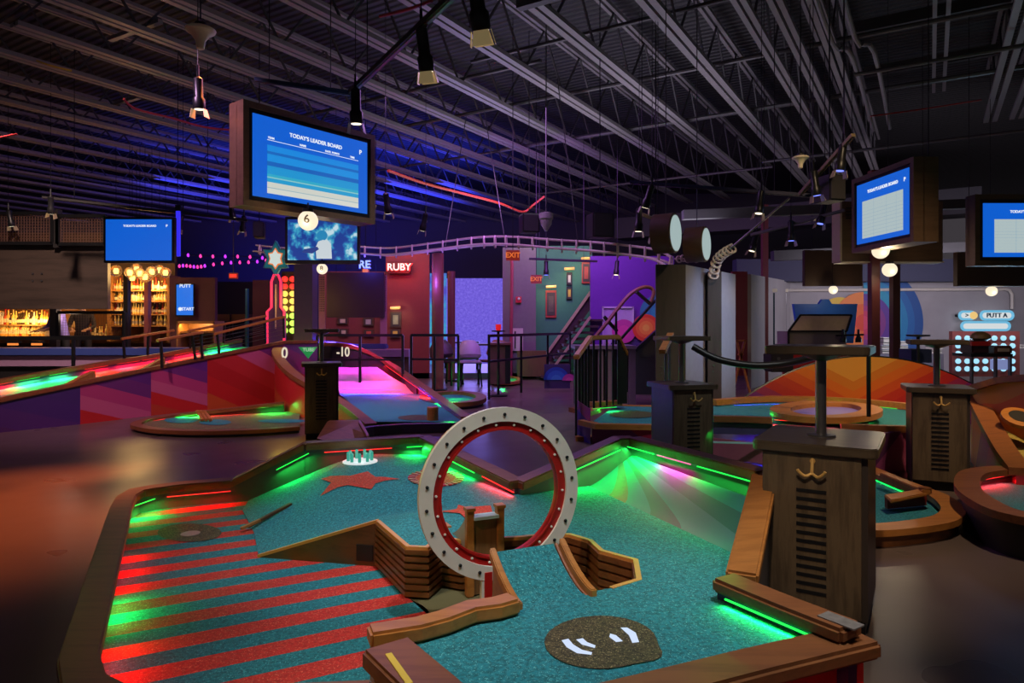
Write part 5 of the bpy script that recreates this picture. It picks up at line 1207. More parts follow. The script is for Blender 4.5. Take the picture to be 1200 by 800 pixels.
framed('red framed picture at the top right of the green wall beside the stairs', 682, 692, 307, 332, 16.0, arts[1], plain('frame_red', (.42, .05, .03), .5), True)
o = thing('alarm_bell', 'small red fire alarm on the grey wall', 'alarm', P(608, 351, 14.95)); slab('box', 604.5, 611, 347.5, 354.5, 14.93, plain('alarm_red', (.55, .02, .03), .4), .07, o); MB().lathe([(.03, 0), (.02, .02)], P(608, 350, 14.92), (0, -1, 0), 12).build('lens', WHITE, o)
o = thing('wall_notice', 'pale notice board low on the grey wall behind the railing', 'notice', P(607, 398, 14.9)); slab('sheet', 601, 613, 384.5, 411, 14.94, plain('notice_pale', (.55, .42, .42), .6), .03, o); slab('clip', 603, 604.5, 388, 408, 14.92, DARK, .02, o)
tag(MB().tube([P(598, 296, 14.8), P(600, 310, 14.8), P(598.5, 444, 14.8)], .035, 8).build('red_pipe', plain('pipe_red', (.32, .05, .08), .4), None, smooth=True), 'vertical red pipe on the edge of the grey wall', 'pipe')
tag(slab('wood_wainscot', 606, 640, 411, 441, 14.6, wood('wainscot', (.14, .06, .03), (.08, .035, .02), axis=(0, 0, 1), grain=14), .2), 'low brown wooden wainscot at the foot of the stairs', 'wainscot')
# booth, cabinets and tables
bo = thing('lounge_booth', 'low booth with blue cushions and pale violet ledge under the posters', 'booth', (wx(440, 12.5), 12.5, 0))
slab('ledge', 400, 479, 409.5, 418, 12.5, plain('ledge_violet', (.26, .14, .22), .5), .5, bo); slab('front', 430, 479, 418, 455, 12.6, plain('booth_brown', (.08, .032, .028), .5), .4, bo)
slab('cushion', 400, 452, 403, 409.5, 12.8, plain('cushion_blue', (.03, .04, .16), .7), .3, bo, .02)
o = thing('host_stand', 'dark brown cabinet stand behind the railing beside the red candle', 'cabinet', (wx(583, 12.4), 12.4, 0)); slab('body', 573, 598, 404, 450, 12.4, plain('stand_brown', (.10, .04, .03), .5), .4, o); slab('top', 572, 599, 401.5, 404, 12.35, plain('stand_top', (.16, .07, .05), .4), .5, o); slab('dark_side', 592, 598, 405, 449, 12.38, BLACK, .02, o)
o = thing('pole_table', 'thin pole table behind the railing', 'table', (wx(584, 11.2), 11.2, 0))
MB().lathe([(.15, 0), (.15, .02), (.022, .03), (.022, wz(389, 11.2)), (.11, wz(388.5, 11.2)), (.11, wz(387, 11.2))], (wx(584, 11.2), 11.2, 0), n=18).build('stand', BLACK, o, smooth=True)
o = tag(MB().lathe([(.035, 0), (.045, .03), (.045, .10), (.040, .10)], P(584, 387, 11.2), n=16).build('candle_holder', plain('red_glass', (.6, .01, .02), .2, emit=(1, .02, .03), es=.5), None, smooth=True), 'red glass candle holder on the thin pole table', 'candle')
def table(label, px, d, w_, h_):
    t = thing('bar_table', label, 'table', (wx(px, d), d, 0)); c = Vector((wx(px, d), d, 0))
    MB().box(c + Z * (h_ - .02), (w_, .6, .04)).build('top', plain('table_dark', (.05, .03, .035), .4), t)
    for sx in (-1, 1):
        for sy in (-1, 1): MB().box(c + Vector((sx * (w_ / 2 - .05), sy * .25, h_ / 2 - .02)), (.04, .04, h_ - .04)).build('leg', BLACK, t)
table('dark bar table in front of the lavender screen, nearer the column', 568, 14.6, 1.1, .78)
table('dark bar table in front of the lavender screen, further back', 540, 16.5, .9, .78)
def chair(label, px, d, rot, back):
    t = thing('chair', label, 'chair', (0, 0, 0)); 
    MB().box((0, 0, .46), (.42, .42, .05)).build('seat', back, t, bevel=.02)
    MB().lathe([(.20, 0), (.24, .05), (.22, .22), (.13, .34)], (0, .16, .52), (0, .2, 1), 16).build('backrest', back, t, smooth=True)
    for sx in (-1, 1):
        for sy in (-1, 1): MB().bar((sx * .16, sy * .16, .45), (sx * .2, sy * .2, .0), .03).build('leg', BLACK, t)
    place(t, (wx(px, d), d, 0), R(rot))
chair('pale shell chair at the bar table before the lavender screen', 551, 13.2, 10, plain('shell_pale', (.40, .36, .44), .5))
chair('dark shell chair left of the pale one before the lavender screen', 526, 13.4, 60, plain('shell_dark', (.05, .03, .04), .5))
chair('brown shell chair right of the pale one before the lavender screen', 577, 13.6, -40, plain('shell_brown', (.20, .08, .05), .5))
# stairs
st = thing('staircase', 'dark open staircase climbing right along the green wall', 'stairs', (wx(665, 15), 15, 0))
sw = plain('stair_pale', (.40, .30, .20), .5); sdk = plain('stair_dark', (.05, .03, .025), .5)
MB().prism(quadP([(636, 440), (692, 362), (692, 343), (636, 421)], 15.2), (0, .06, 0)).build('stringer', sdk, st)
MB().bar(P(634, 424, 15.15), P(692, 342, 15.15), .05, .06).build('handrail', sw, st)
MB().bar(P(642, 440, 14.3), P(692, 371, 14.3), .05, .05).build('handrail', sw, st)
for i in range(10): MB().box(P(645 + i * 5.2, 440 - i * 7.2, 14.75), (.45, .8, .045)).build('tread', sdk, st)
# mural, door and ramp rail on the purple wall
d_ = struct(slab('door_1', 707.5, 741.5, 360, 440, 14.42, plain('lilac_door', (.46, .40, .56), .5), .08)); slab('door_frame', 706.5, 742.5, 359, 361, 14.38, plain('lilac_trim', (.52, .48, .6), .5), .05, d_)
for px in (706.8, 742.2): slab('door_frame', px - .7, px + .7, 359, 440, 14.38, plain('lilac_trim', (.52, .48, .6), .5), .05, d_)
MB().lathe([(.03, 0), (.03, .05)], P(711, 402, 14.4), (0, -1, 0), 10).build('door_handle', BRASS, d_)
mu2 = thing('wall_mural', 'mural of pink, orange and teal discs low on the purple wall', 'mural', P(755, 400, 13.9))
MB().prism(quadP([(716, 440), (716, 402), (758, 366), (775, 356), (775, 440)], 13.95), (0, .04, 0)).build('ground', plain('mural_navy', (.05, .03, .14), .5), mu2)
disc_rings(770, 366, [0, 7, 20], [(.03, .30, .36), (.03, .22, .30)], 13.92, 0, 2 * math.pi, 'teal_disc', mu2)
disc_rings(731, 388, [0, 7, 14], [(.62, .06, .30), (.5, .05, .28)], 13.91, 0, 2 * math.pi, 'pink_disc', mu2)
disc_rings(757, 384, [0, 4, 8, 12, 16], [(.80, .45, .06), (.78, .28, .04), (.72, .15, .03), (.66, .06, .02)], 13.90, 0, 2 * math.pi, 'orange_disc', mu2)
rr2 = thing('ramp_handrail', 'curved brown handrail climbing right in front of the purple wall', 'handrail', P(720, 420, 12.5))
hp_ = smooth_path([P(690, 404, 12.5), P(712, 377, 12.5), P(736, 347, 12.6), P(752, 337, 12.7), P(762, 337, 12.8), P(766, 343, 12.8), P(762, 355, 12.8)], 5)
MB().tube(hp_, .035, 8).build('top_rail', plain('rail_brown', (.20, .09, .05), .4), rr2, smooth=True)
[MB().bar(P(px_, py_0, 12.5), Vector((wx(px_, 12.5), 12.5, .0)), .04).build('post', BLACK, rr2) for px_, py_0 in ((692, 402), (722, 366))]
MB().bar(P(705, 422, 12.5), P(770, 350, 12.8), .05, .04).build('lower_rail', BLACK, rr2)
for a_, b_ in (((708, 371), (723, 388)), ((746, 342), (762, 356))): MB().bar(P(*a_, 12.5), P(*b_, 12.6), .05).build('brace', BLACK, rr2)
o = thing('access_ramp', 'dark sloping ramp wall beneath the mural, left of the wide pillar', 'ramp', P(755, 440, 11.5)); MB().prism(quadP([(745, 463), (745, 410), (772, 386), (772, 463)], 11.5), (0, .1, 0)).build('side', plain('ramp_dark', (.035, .028, .032), .5), o); MB().bar(P(744, 411, 11.45), P(772, 386, 11.45), .12, .06).build('cap', BLACK, o)
# white arcade style booth behind the balustrade
ab = thing('game_booth', 'grey and pale panelled game booth behind the arched balustrade', 'booth', (wx(710, 9.6), 9.6, 0))
slab('body', 676, 742, 408, 476.5, 9.7, plain('booth_black', (.03, .025, .03), .5), .5, ab)
slab('ledge', 674, 746, 405, 409, 9.55, plain('booth_grey', (.28, .24, .28), .4), .7, ab)
for x0_, x1_ in ((674, 680), (701, 707), (712, 717), (737, 745)): slab('panel', x0_, x1_, 409, 477.5, 9.6, plain('booth_pale', (.26, .22, .25), .5), .06, ab)
o = tag(MB().lathe([(.05, 0), (.05, .25), (.04, .25)], (wx(731.5, 9.3), 9.3, 0), n=16).build('striped_tube', plain('tube_pink', (.55, .32, .38), .5), None), 'short pale pink tube standing before the game booth', 'tube')
# low pocket and blue disc far back
o = thing('minigolf_hole', 'tiny far hole with green light behind the black railing', 'mini golf hole', (wx(592, 11.5), 11.5, 0)); pp = [G(x, y, .08) for x, y in el(592, 444, 17, 3.5, 24)]
MB().sweep(pp, .10, .05, closed=True).build('rail', ORANGE, o); fill(pp, lambda x, y: .05, .3).build('green', plain('lit_green_turf', (.03, .35, .10), .8), o)
lamp('POINT', 'far_pocket_light', G(590, 444, .08) + Z * .15, 6, (.02, 1, .1), size=.04)
o = thing('painted_disc', 'low board with a blue and pink disc at the foot of the stairs', 'painted board', (wx(652, 12), 12, 0)); slab('board', 638, 668, 427, 455, 12, plain('disc_board', (.05, .03, .12), .5), .06, o)
disc_rings(652, 445, [0, 6, 11, 15], [(.05, .22, .62), (.03, .14, .55), (.02, .07, .42)], 11.98, 0, math.pi, 'blue_disc', o); disc_rings(667, 446, [0, 4, 8], [(.6, .08, .35), (.45, .05, .3)], 11.97, 0, math.pi, 'pink_disc', o)
# black railings
def railing(label, a, b, zt_, n, mid=.55, name='railing'):
    t = thing(name, label, 'railing', fl((a + b) / 2, 0), 'black railings before the stage')
    MB().bar(fl(a, zt_), fl(b, zt_), .045).build('top_rail', BLACK, t); MB().bar(fl(a, zt_ * mid + .05), fl(b, zt_ * mid + .05), .035).build('mid_rail', BLACK, t)
    for i in range(n): p = a.lerp(b, i / (n - 1)); MB().bar(fl(p, .01), fl(p, zt_), .04).build('post', BLACK, t)
g_ = lambda px, py: G(px, py, 0)
railing('black railing from the booth to the thick column, left of the stage', P(372, 400, 11.2), P(472, 400, 11.2), 1.0, 3)
railing('short black railing in front of the thick round column', P(482, 396, 11.4), P(537, 396, 11.2), 1.0, 3)
railing('black railing running towards the stairs behind the hoop', g_(573, 469), g_(668, 448), 1.0, 4)
# ================================================================ right background
pf = thing('arcade_cabinet', 'blue backed arcade cabinet with sloping glass case above the chevron board', 'arcade machine', (wx(963, 12), 12, 0))
BLU = plain('arcade_blue', (.02, .12, .55), .45)
MB().prism(quadP([(930, 356), (960, 356), (963.5, 350.5), (971.5, 350.5), (975, 356), (1005, 356), (1000, 402), (937, 402)], 12.2), (0, .08, 0)).build('back_board', BLU, pf)
gl_ = plain('arcade_glass', (.20, .17, .16), .12)
MB().prism(quadP([(924, 388), (992, 388), (998, 369), (938, 369)], 11.7), (0, .03, 0)).build('sloping_glass', plain('painted_glass_sheen', (.75, .58, .36), .2), pf)  # golden light on the glass is put into its colour
MB().prism(quadP([(924, 388), (992, 388), (992, 404), (924, 404)], 11.6), (0, .5, 0)).build('front_glass', gl_, pf)
for a_, b_ in (((924, 388), (992, 388)), ((924, 388), (938, 369)), ((992, 388), (998, 369)), ((924, 388), (924, 404)), ((938, 369), (998, 369))): MB().bar(P(*a_, 11.58), P(*b_, 11.58), .03).build('frame_bar', BLACK, pf)
slab('base', 930, 1004, 404, 459.5, 11.8, plain('arcade_red', (.45, .02, .02), .4), .5, pf)
MB().bar(P(980, 393, 11.5), P(1012, 392, 11.5), .03, .03).build('handle_bar', BLACK, pf)
for px in (988, 1006): MB().lathe([(.05, 0), (.05, .06), (.02, .12), (.02, .22)], P(px, 401, 11.5), n=10).build('control_knob', BLACK, pf)
ez = thing('wooden_easel', 'folded wooden easel leaning by the red panel right of the pillars', 'easel', P(869, 437, 11.6))
for a_, b_ in (((863, 398), (879, 461)), ((873, 398), (858, 461)), ((862, 399), (874, 399)), ((865, 415), (871, 415))): MB().bar(P(*a_, 11.6), P(*b_, 11.6), .05, .03).build('strut', ORANGE, ez)
bt_ = thing('equipment_case', 'dark equipment case with a grey cloth bundle on it, left of the arcade cabinet', 'case', P(917, 430, 11.8)); slab('case', 904, 931, 414, 436, 11.8, DARK, .4, bt_, .02); MB().lathe([(.02, 0), (.03, .02)], P(912, 420, 11.78), (0, -1, 0), 10).build('latch', STEEL, bt_)
MB().lathe([(.20, 0), (.19, .08), (.12, .15), (.02, .19)], P(915, 414, 12), n=14).build('cloth_bundle', plain('grey_cloth', (.30, .25, .22), .9, var=.5), None, smooth=True)
tag(COL.objects['cloth_bundle'], 'crumpled grey cloth bundle lying on the dark equipment case', 'cloth')
wb = plain('white_box', (.55, .52, .48), .6)
for i, (px, py, w_) in enumerate(((1040, 414, 12), (1040, 409, 13), (1041, 404, 11), (1040, 399.5, 9), (1060, 414, 9), (1059, 409, 10), (1060, 404, 8), (1098, 414, 12), (1100, 409, 9), (1198, 408, 10))):
    bx_ = thing('white_box', ['lowest', 'second', 'third', 'topmost', 'lowest', 'second', 'topmost', 'lower', 'upper', 'single'][i] + ' pale flat box of the stack ' + ['right of the maroon column'] [0] if i < 4 else ['lowest', 'second', 'topmost', 'lower', 'upper', 'single'][i - 4] + ' pale flat box ' + ['beside the blue mural', 'beside the blue mural', 'beside the blue mural', 'left of the lamp board', 'left of the lamp board', 'at the right edge by the lamp board'][i - 4], 'box', P(px, py, 13.2), 'pale flat boxes by the wall')
    slab('carton', px - w_ / 2, px + w_ / 2, py - 4.2, py, 13.2, wb, .3, bx_); slab('lid_line', px - w_ / 2, px + w_ / 2, py - 3.2, py - 2.7, 13.19, DARK, .3, bx_)
tag(slab('box_plinth', 1031, 1106, 414.5, 440, 13.2, plain('plinth_grey', (.16, .15, .2), .6), .4), 'grey ledge under the pale flat boxes by the mural', 'ledge')
# stool like drink tables far right
for px, py, d, lb in ((1076, 392, 9, 'small dark pole table left of the chevron cabinet, in front of the blue mural'), ):
    o = thing('pole_table', lb, 'table', (wx(px, d), d, 0)); MB().lathe([(.12, 0), (.12, .02), (.02, .03), (.02, wz(py, d) - .03), (.14, wz(py, d) - .02), (.14, wz(py, d))], (wx(px, d), d, 0), n=16).build('stand', BLACK, o, smooth=True)
    slab('box', 1068, 1092, 409, 425, d + .4, plain('navy_box', (.02, .03, .10), .5), .3, o)
# lamp board
lb_ = thing('lamp_board', 'maroon board with rows of glowing pale blue lamps below the pill signs', 'illuminated board', (wx(1155, 13), 13, 0))
slab('panel', 1116, 1195, 388, 441, 13, plain('lampboard_maroon', (.16, .035, .03), .5), .1, lb_)
LBL = emit('pale_blue_lamp', (.35, .72, .95), 1.1)
for i in range(7):
    for j in range(5):
        MB().lathe([(.05, 0), (.048, .025), (.025, .04)], P(1122.5 + i * 10.6, 396 + j * 9, 12.99), (0, -1, 0), 14).build('lamp', LBL, lb_, smooth=True)
lamp('AREA', 'lamp_board_light', P(1155, 415, 12.6), 16, (.4, .75, 1), P(1155, 415, 10), .9, .6)
gm = thing('racing_game', 'black and red racing game machine on a metal frame before the lamp board', 'arcade machine', (wx(1164, 11.6), 11.6, 0))
slab('table', 1138, 1187, 414.5, 418, 11.6, BLACK, .5, gm)
for px in (1140, 1168, 1185): slab('leg', px - 1, px + 1, 418, 461, 11.6, STEEL, .06, gm)
slab('car_body', 1140, 1160, 399, 415, 11.65, plain('game_black', (.04, .01, .015), .3), .35, gm, .03); slab('car_trim', 1139, 1161, 400, 405, 11.6, RED, .05, gm); 
MB().lathe([(.10, 0), (.16, .04), (.15, .10), (.06, .16)], P(1149, 399, 11.9), n=16).build('dome', plain('dome_olive', (.20, .12, .04), .4), gm, smooth=True)
slab('console', 1166, 1187, 405, 415, 11.65, plain('game_brown', (.10, .035, .03), .4), .3, gm, .02); slab('console_face', 1170, 1183, 408, 412, 11.63, plain('game_face', (.5, .4, .35), .4), .02, gm)
slab('display', 1165, 1181, 421, 433, 11.75, emit('game_display', (.25, .3, .6), .7), .1, gm)
# pill signs
def pill(label, x0, x1, y, hh, body=None):
    o = thing('pill_sign', label, 'sign', P((x0 + x1) / 2, y, 15.7), 'glowing pill shaped signs')
    n = 10; out = [(x0 + hh + hh * math.cos(R(90 + 180 * i / n)), y + hh * math.sin(R(90 + 180 * i / n))) for i in range(n + 1)] + [(x1 - hh + hh * math.cos(R(-90 + 180 * i / n)), y + hh * math.sin(R(-90 + 180 * i / n))) for i in range(n + 1)]
    MB().prism(quadP(out, 15.72), (0, .05, 0)).build('face', emit('pill_white', (.75, .80, .82), .85), o)
    for f in (.25, .75): MB().bar(P(x0 + (x1 - x0) * f, y, 15.75), P(x0 + (x1 - x0) * f, y, 15.75) + Vector((0, .26, 0)), .06).build('standoff', BLACK, o)
    MB().tube([p for p in quadP(out, 15.71)], .03, 6, closed=True).build('halo_edge', emit('pill_cyan', (.15, .5, .75), .9), o)
    if body: text('lettering', body, hh * 1.5 / F * 15.7, P((x0 + x1) / 2, y, 15.70), (1, 0, 0), Z, plain('pill_ink', (.05, .12, .16), .5), o, .01)
    return o
o = pill('short pill sign with a gold dot at its end, upper left of three', 1124.5, 1142, 369.5, 4.5, '>')
MB().lathe([(.09, 0), (.07, .04)], P(1141, 369.5, 15.66), (0, -1, 0), 14).build('gold_dot', emit('gold_dot', (.9, .6, .2), .9), o)
pill('pill sign lettered PUTT, upper right of three', 1149.5, 1187, 369.5, 4.8, 'PUTT A')
pill('long blank pill sign under the other two', 1127, 1183, 382, 4.6)
# ================================================================ open ceiling
ZB, ZTOP = 4.9, 5.72
def uv(s_, t_, z): return Vector((V.x * s_ + U.x * t_, V.y * s_ + U.y * t_, z))
jn = 0
def joist(s_, t0, t1, web=True, zb=ZB, zt_=ZTOP, wd=.085, pitch=.62, gap=.062):
    a, b_ = uv(s_, t0, zb), uv(s_, t1, zb)
    j = struct(bpy.data.objects.new('ceiling_joist', None)); COL.objects.link(j); j.location = a; INV[j.name] = Matrix.Translation(-a)
    mb = MB()
    for o_ in (-gap, gap): mb.bar(uv(s_ + o_, t0, zb), uv(s_ + o_, t1, zb), wd, .06)
    mb.build('bottom_chord', JOIST, j)
    mb = MB()
    for o_ in (-.045, .045): mb.bar(uv(s_ + o_, t0, zt_), uv(s_ + o_, t1, zt_), .05, .05)
    mb.build('top_chord', JOIST, j)
    if web:
        mb = MB(); t = t0; k = 0
        while t + pitch < t1:
            za, zb_ = (zb, zt_) if k % 2 == 0 else (zt_, zb)
            mb.bar(uv(s_, t, za), uv(s_, t + pitch, zb_), .026); t += pitch; k += 1
        mb.build('web', plain('web_paint', (.075, .068, .08), .5, .2), j)
sv = -1.62 - 1.155
i = 0
while sv > -27:
    joist(sv, 1.2 if sv > -9 else 4, 20.5 if sv > -8 else 24, sv > -20); sv -= 1.155
# paired girder lines right of the middle, and the four strips at the right
for s_ in (-1.85, -1.50, -1.12): joist(s_, 1.2, 19.0, s_ in (-1.85, -1.12), 4.85, 5.75, .062, .62, .048)
for s_ in (.92, 1.30): joist(s_, 1.2, 15.0, s_ in (.92,), 4.85, 5.75, .075, .62, .065)
for s_ in (3.2, 4.4, 5.6): joist(s_, 1.2, 14.0)
PURL = plain('purlin_paint', (.060, .052, .058), .5)
for t_ in (4.6, 5.5, 6.6, 7.9, 9.3, 11, 13):
    struct(MB().bar(uv(-.95, t_, 5.45), uv(.9, t_, 5.45), .09, .16).build('ceiling_purlin', PURL))
for s_ in (.05, .2): struct(MB().bar(uv(s_, 1.5, 5.25), uv(s_, 14, 5.25), .05, .07).build('ceiling_conduit', JOIST))
# cross bridging and beams
BM = plain('beam_paint', (.050, .045, .048), .5)
struct(MB().bar(uv(-3.9, 6.5, 4.72), uv(-.85, 6.5, 4.72), .10, .12).build('ceiling_beam', BM))
for a_, b_, t_, z_, r in ((-9, 2, 10.4, 5.1, .035), (-8, 2.4, 12.6, 5.0, .04), (-6, 1.5, 8.6, 5.2, .03), (-.9, 1.8, 8.1, 4.75, .03), (-.9, 1.8, 10.6, 4.65, .03), (-12, -5, 9, 5.15, .03), (-16, -6, 13, 5.1, .03), (-3, 2, 15, 4.6, .03), (-9, -3, 16, 4.7, .03)):
    struct(MB().tube([uv(a_, t_, z_), uv(b_, t_, z_)], r, 8).build('ceiling_pipe', plain('pipe_grey', (.10, .09, .10), .4, .3)))
for t_, s_ in ((3.6, -6.1), (5.0, -9.4), (6.5, -12.5), (4.2, -3.4)):
    struct(MB().bar(uv(s_, t_, 5.0), uv(s_ + 1.0, t_ + .1, 5.05), .07, .05).build('ceiling_strut', JOIST))
# rising conduit with bends
for off in (-1.18, -.92):
    struct(MB().tube(smooth_path([uv(off, 3.5, 4.78), uv(off, 5.2, 4.78), uv(off + .12, 5.8, 4.74), uv(off + .12, 9.5, 4.74), uv(off + .3, 10, 4.7), uv(off + .3, 14, 4.7)], 4), .03, 8).build('ceiling_conduit', JOIST, None, smooth=True))
duct = struct(MB().box(uv(-3.5, 19.3, 4.05), (9, .8, .6), V).build('ceiling_duct', plain('duct_dark', (.045, .04, .05), .5)))
struct(MB().bar(P(800, 252, 12), P(1160, 238, 12), .16, .16).build('ceiling_beam', plain('grey_beam', (.06, .054, .060), .5)))
struct(MB().bar(P(905, 300, 14), P(1230, 285, 14), .2, .2).build('ceiling_beam', plain('grey_beam', (.06, .054, .060), .5)))
# red and orange cables
RC = plain('red_cable', (.50, .03, .04), .5)
def cable(label, pts, d, r=.012, mat=RC):
    tag(MB().tube(smooth_path([P(x, y, dd) for (x, y), dd in zip(pts, d)], 5), r, 6).build('cable', mat, None, smooth=True), label, 'cable')
cable('red cable sagging along the joists above the biggest leader board, at left', [(145, 116), (160, 128), (200, 138), (240, 149), (280, 153)], (7, 7.2, 7.6, 8, 8.3))
cable('short red cable near the top edge beside the black lighting track', [(445, 19), (475, 12), (506, 1)], (5.2, 5, 4.8))
cable('orange cable running along a joist towards the middle', [(455, 200), (495, 214), (540, 226), (585, 238), (612, 248), (625, 240), (638, 230)], (10, 11, 12, 13, 14, 14, 14), .022, plain('orange_cable', (.65, .09, .03), .5))
cable('short red cable on the joists at far left', [(0, 161), (20, 157)], (9, 9))
cable('thin red cable crossing the right hand bay', [(1020, 136), (1080, 128), (1150, 117)], (9, 9, 9), .01)
cable('yellow cable high at far left', [(43, 71), (60, 77), (84, 83)], (7, 7, 7), .01, plain('yellow_cable', (.45, .32, .03), .5))
# ---------------------------------------------------------------- lighting tracks and spot heads
TRK = plain('track_black', (.03, .027, .030), .35, .3)
def track(label, a, b, mat=TRK, w_=.045, drops=()):
    t = thing('lighting_track', label, 'lighting track', (a + b) / 2)
    MB().bar(a, b, w_, w_ * .8).build('rail', mat, t)
    MB().bar(a - Z * w_ * .45, b - Z * w_ * .45, w_ * .4, w_ * .25).build('groove', plain('groove', (.12, .10, .11), .3, .7), t)
    for f in (.15, .8): p = a.lerp(b, f); MB().tube([p, fl(p, 5.9)], .005, 5).build('hanger', BLACK, t)
track('black lighting track running diagonally at the top, left of the two big heads', P(540, -14, 4.3), P(411, 108, 6.1), w_=.05)
track('blue lighting track above the biggest leader board', P(300, 93, 6.6), P(411, 109, 6.1), plain('track_blue', (.03, .06, .14), .35, .3))
track('dark blue lighting track crossing behind the drum lights', P(738, 213, 8.6), P(952, 229, 8.2), plain('track_navy', (.03, .03, .09), .4, .3))
track('tan lighting track angled down beside the angled leader board', P(1000, 158, 7.0), P(938, 227, 8.0), plain('track_tan', (.30, .22, .13), .4, .3))
track('short pale track holding two small heads left of the drum lights', P(748, 249, 8.6), P(777, 261, 8.3), plain('track_tan', (.30, .22, .13), .4, .3))
track('long thin track above the bar and its screen', P(50, 231, 11), P(290, 258, 11.4))
track('thin track carrying small heads in front of the green wall', P(620, 303, 13.6), P(700, 306, 13.6))
track('grey track low at the right, left of the brown screen box', P(880, 275, 10), P(990, 246, 9.2), plain('track_grey', (.12, .11, .12), .4, .3))
lit = emit('lamp_lens', (1, .85, .6), 2.0); GOLD = plain('barn_gold', (.62, .45, .20), .35, .2, emit=(1, .75, .35), es=.12); SILV = plain('barn_silver', (.55, .50, .45), .35, .3)
def head(label, px, py, d, k=1.0, tilt=(0, 0, -1), doors=4, hang=.35, lens=lit, dm=GOLD):
    """spot head: (px, py) is the lamp mouth"""
    t = thing('spot_head', label, 'spotlight', P(px, py, d), 'ceiling track spotlights'); c = P(px, py, d); ax = -Vector(tilt).normalized()
    MB().lathe([(.055 * k, 0), (.06 * k, .02 * k), (.06 * k, .10 * k), (.045 * k, .12 * k), (.045 * k, .30 * k), (.02 * k, .32 * k)], c, ax, 18).build('housing', BLACK, t, smooth=True)
    MB().lathe([(.046 * k, -.004), (.046 * k, .002)], c, ax, 16).build('lens', lens, t)
    x_ = ax.orthogonal().normalized(); y_ = ax.cross(x_)
    if x_.z: x_, y_ = Vector((1, 0, 0)) - ax * ax.x, None; x_.normalize(); y_ = ax.cross(x_)
    for i in range(doors):
        a = [x_, -x_, y_, -y_][i]; q = ax.cross(a); p0 = c + a * .058 * k
        MB().prism([p0 + q * .045 * k, p0 - q * .045 * k, p0 - q * .065 * k - ax * .085 * k + a * .016 * k, p0 + q * .055 * k - ax * .085 * k + a * .016 * k], a * .004).build('barn_door', dm, t)
    e_ = c + ax * .32 * k; MB().tube([c + ax * .30 * k, e_ + Z * .12 * k], .012, 6).build('stem', BLACK, t); MB().tube([e_ + Z * .1 * k, fl(e_, 5.9)], .004, 5).build('hanger_wire', BLACK, t)
head('big spotlight with gold barn doors at the top edge, right of the black track', 564, 36, 3.9, .95, (.15, .35, -1))
head('big spotlight with gold barn doors on the black track, below the topmost one', 500, 84, 4.9, .95, (.1, .3, -1))
head('spotlight with closed flaps just above the biggest leader board', 417.5, 145, 5.9, .95, (0, .1, -1), 2, .25, lit, plain('barn_dark', (.09, .08, .09), .4, .2))
head('spotlight hanging left of the biggest leader board, below the pale cone', 233.5, 128, 6.6, .95, (0, .1, -1), 2, .15, lit, GOLD)
for px, py, d, lb in ((60, 250, 11, 'small spotlight above the mesh panel, second from the left edge'), (14, 265, 12, 'small spotlight above the mesh panel, nearest the left edge'), (209, 268, 11.3, 'small spotlight just right of the bar leader board'), (273, 255, 11.4, 'small spotlight left of the biggest leader board bottom'), (284, 271, 12, 'small spotlight above the pink string lights'), (455, 250, 9.5, 'small spotlight right of the biggest leader board'), (495, 270, 11, 'small spotlight over the left part of the ball track'),
                       (756, 243, 8.4, 'small spotlight above the two pale heads by the drum lights'), (748, 271, 8.5, 'pale small head left of the drum lights, left of two'), (767, 278, 8.4, 'pale small head left of the drum lights, right of two'), (889, 250, 8.2, 'spotlight hanging from the navy track right of the drum lights'), (927, 282, 9.6, 'blue spotlight under the grey track'), (961, 262, 9.4, 'small spotlight right of the blue one under the grey track'), (881, 294, 10, 'small spotlight at the left end of the grey track'),
                       (984, 200, 7.2, 'violet spotlight near the top of the tan track'), (957, 229, 7.6, 'blue lit spotlight at the foot of the tan track'), (640, 322, 13.5, 'small violet spotlight before the green wall'), (722, 322, 13.2, 'small spotlight in front of the purple wall')):
    vio = emit('lens_blue', (.15, .2, 1), 2.0); head(lb, px, py, d, .9, (random.uniform(-.3, .3), random.uniform(-.1, .4), -1), 2, .35, vio if ('blue' in lb or 'violet' in lb) else lit, SILV if 'pale' in lb else plain('barn_tan', (.35, .28, .18), .4, .2))
# pale cones, dome camera
CN = plain('cone_beige', (.85, .72, .55), .5)
for px, py, d, r, lb in ((235, 45, 5.6, 17, 'pale flared cone speaker at upper left'), (938, 190, 7.2, 9.5, 'pale flared cone speaker left of the tan track'), (1088, 225, 8.6, 8.5, 'pale flared cone speaker right of the angled leader board')):
    o = thing('cone_speaker', lb, 'speaker', P(px, py, d), 'pale cone speakers'); c = P(px, py, d); q = r / F * d
    MB().lathe([(q * .18, -q * .75), (q * .26, -q * .70), (q * .32, -q * .2), (q * .62, q * .25), (q * .95, q * .45), (q, q * .6), (q * .8, q * .72)], c, n=28).build('flare', CN, o, smooth=True)
    MB().lathe([(q * .4, q * .72), (q * .4, q * 1.05), (q * .2, q * 1.1)], c, n=20).build('mount', BLACK, o)
    MB().tube([c + Z * q * 1.3, fl(c, 5.9)], .006, 6).build('stem', BLACK, o)
o = thing('dome_camera', 'grey dome camera hanging on a rod in the middle', 'camera', P(640, 258, 10)); c = P(640, 258, 10)
MB().lathe([(.02, -.16), (.08, -.06), (.085, 0), (.105, .02), (.105, .10), (.03, .12)], c, n=20).build('dome', plain('camera_grey', (.34, .31, .30), .4), o, smooth=True); MB().tube([c + Z * .1, fl(c, 5.9)], .01, 6).build('rod', STEEL, o)
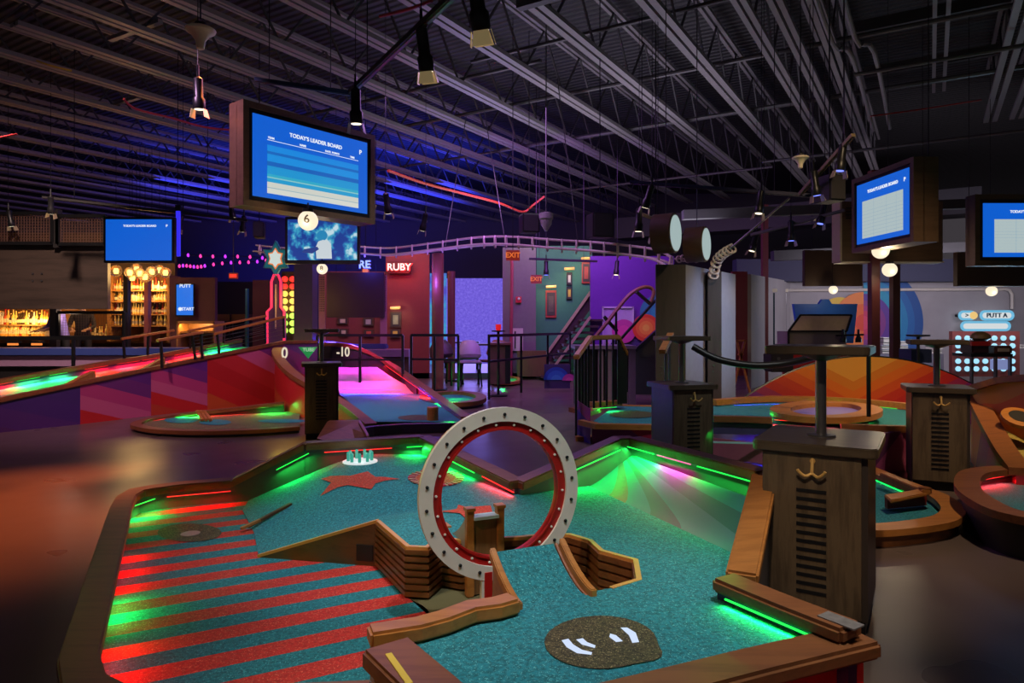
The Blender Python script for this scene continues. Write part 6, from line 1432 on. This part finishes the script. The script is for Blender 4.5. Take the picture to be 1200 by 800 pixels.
# ---------------------------------------------------------------- the suspended ball track
TP = smooth_path([P(300, 292, 14), P(345, 296, 13.5), P(400, 293, 13), P(455, 296, 12.5), P(510, 290, 12), P(560, 284, 11.5), P(600, 283.5, 11), P(650, 287.5, 10.4), P(700, 291, 9.9), P(745, 296, 9.4), P(772, 301, 9.1), P(788, 310, 8.9)], 6)
tb_ = thing('ball_track', 'long suspended wire ball track of three pale tubes and rings', 'ball track', TP[30])
WT = plain('track_pale', (.75, .62, .55), .4)
rad = .085
for a in (R(90), R(210), R(330)):
    pts = []
    for i, p in enumerate(TP):
        d = (TP[min(i + 1, len(TP) - 1)] - TP[max(i - 1, 0)]).normalized(); sx = d.cross(Z).normalized(); pts.append(p + sx * math.cos(a) * rad + Z * math.sin(a) * rad)
    MB().tube(pts, .019, 6).build('tube', WT, tb_, smooth=True)
L_ = 0; nxt = 0
for i in range(1, len(TP)):
    seg = (TP[i] - TP[i - 1]); L_ += seg.length
    if L_ >= nxt:
        d = seg.normalized(); sx = d.cross(Z).normalized(); MB().tube(ring_pts(TP[i], rad * 1.12, (sx * .8 + d * .6).normalized(), Z, 18), .015, 6, closed=True).build('ring', WT, tb_, smooth=True); nxt = L_ + .22
for px, py, d0, tx, ty in ((522, 288, 11.9, 545, 238), (592, 283, 11.1, 565, 222), (678, 289, 10.1, 655, 232)):
    a = P(px, py, d0); MB().tube([a, Vector((P(tx, ty, d0).x, d0 + .3, ZB))], .008, 5).build('suspension_wire', STEEL, tb_)
T2 = smooth_path([P(836, 322, 8.8), P(840, 306, 8.8), P(848, 297, 8.7), P(858, 291, 8.6)], 5)
t2 = thing('ball_track', 'short curled end of the wire ball track right of the drum lights', 'ball track', T2[0])
for a in (R(90), R(210), R(330)): MB().tube([p + Vector((math.cos(a) * .055, 0, math.sin(a) * .055)) for p in T2], .014, 6).build('tube', WT, t2, smooth=True)
for p in T2[::2]: MB().tube(ring_pts(p, .06, (1, 0, 0), Vector((0, .5, .8)).normalized(), 16), .012, 6, closed=True).build('ring', WT, t2, smooth=True)
MB().tube([P(856, 291, 8.6), P(925, 232, 8.2)], .014, 6).build('suspension_rod', STEEL, t2)
# clustered pale coil above the pillar
cl = thing('coil_stack', 'small stack of pale coiled rings hanging above the wooden pillars', 'ball track', P(806, 303, 8.9))
for k in range(5): MB().tube(ring_pts(P(796 + k * 5, 303.5 - (k % 2), 8.9), .04, (1, .4, 0), Z, 14), .012, 6, closed=True).build('ring', WT, cl, smooth=True)
MB().bar(P(790, 303, 8.9), P(822, 303, 8.9), .02).build('bar', WT, cl)
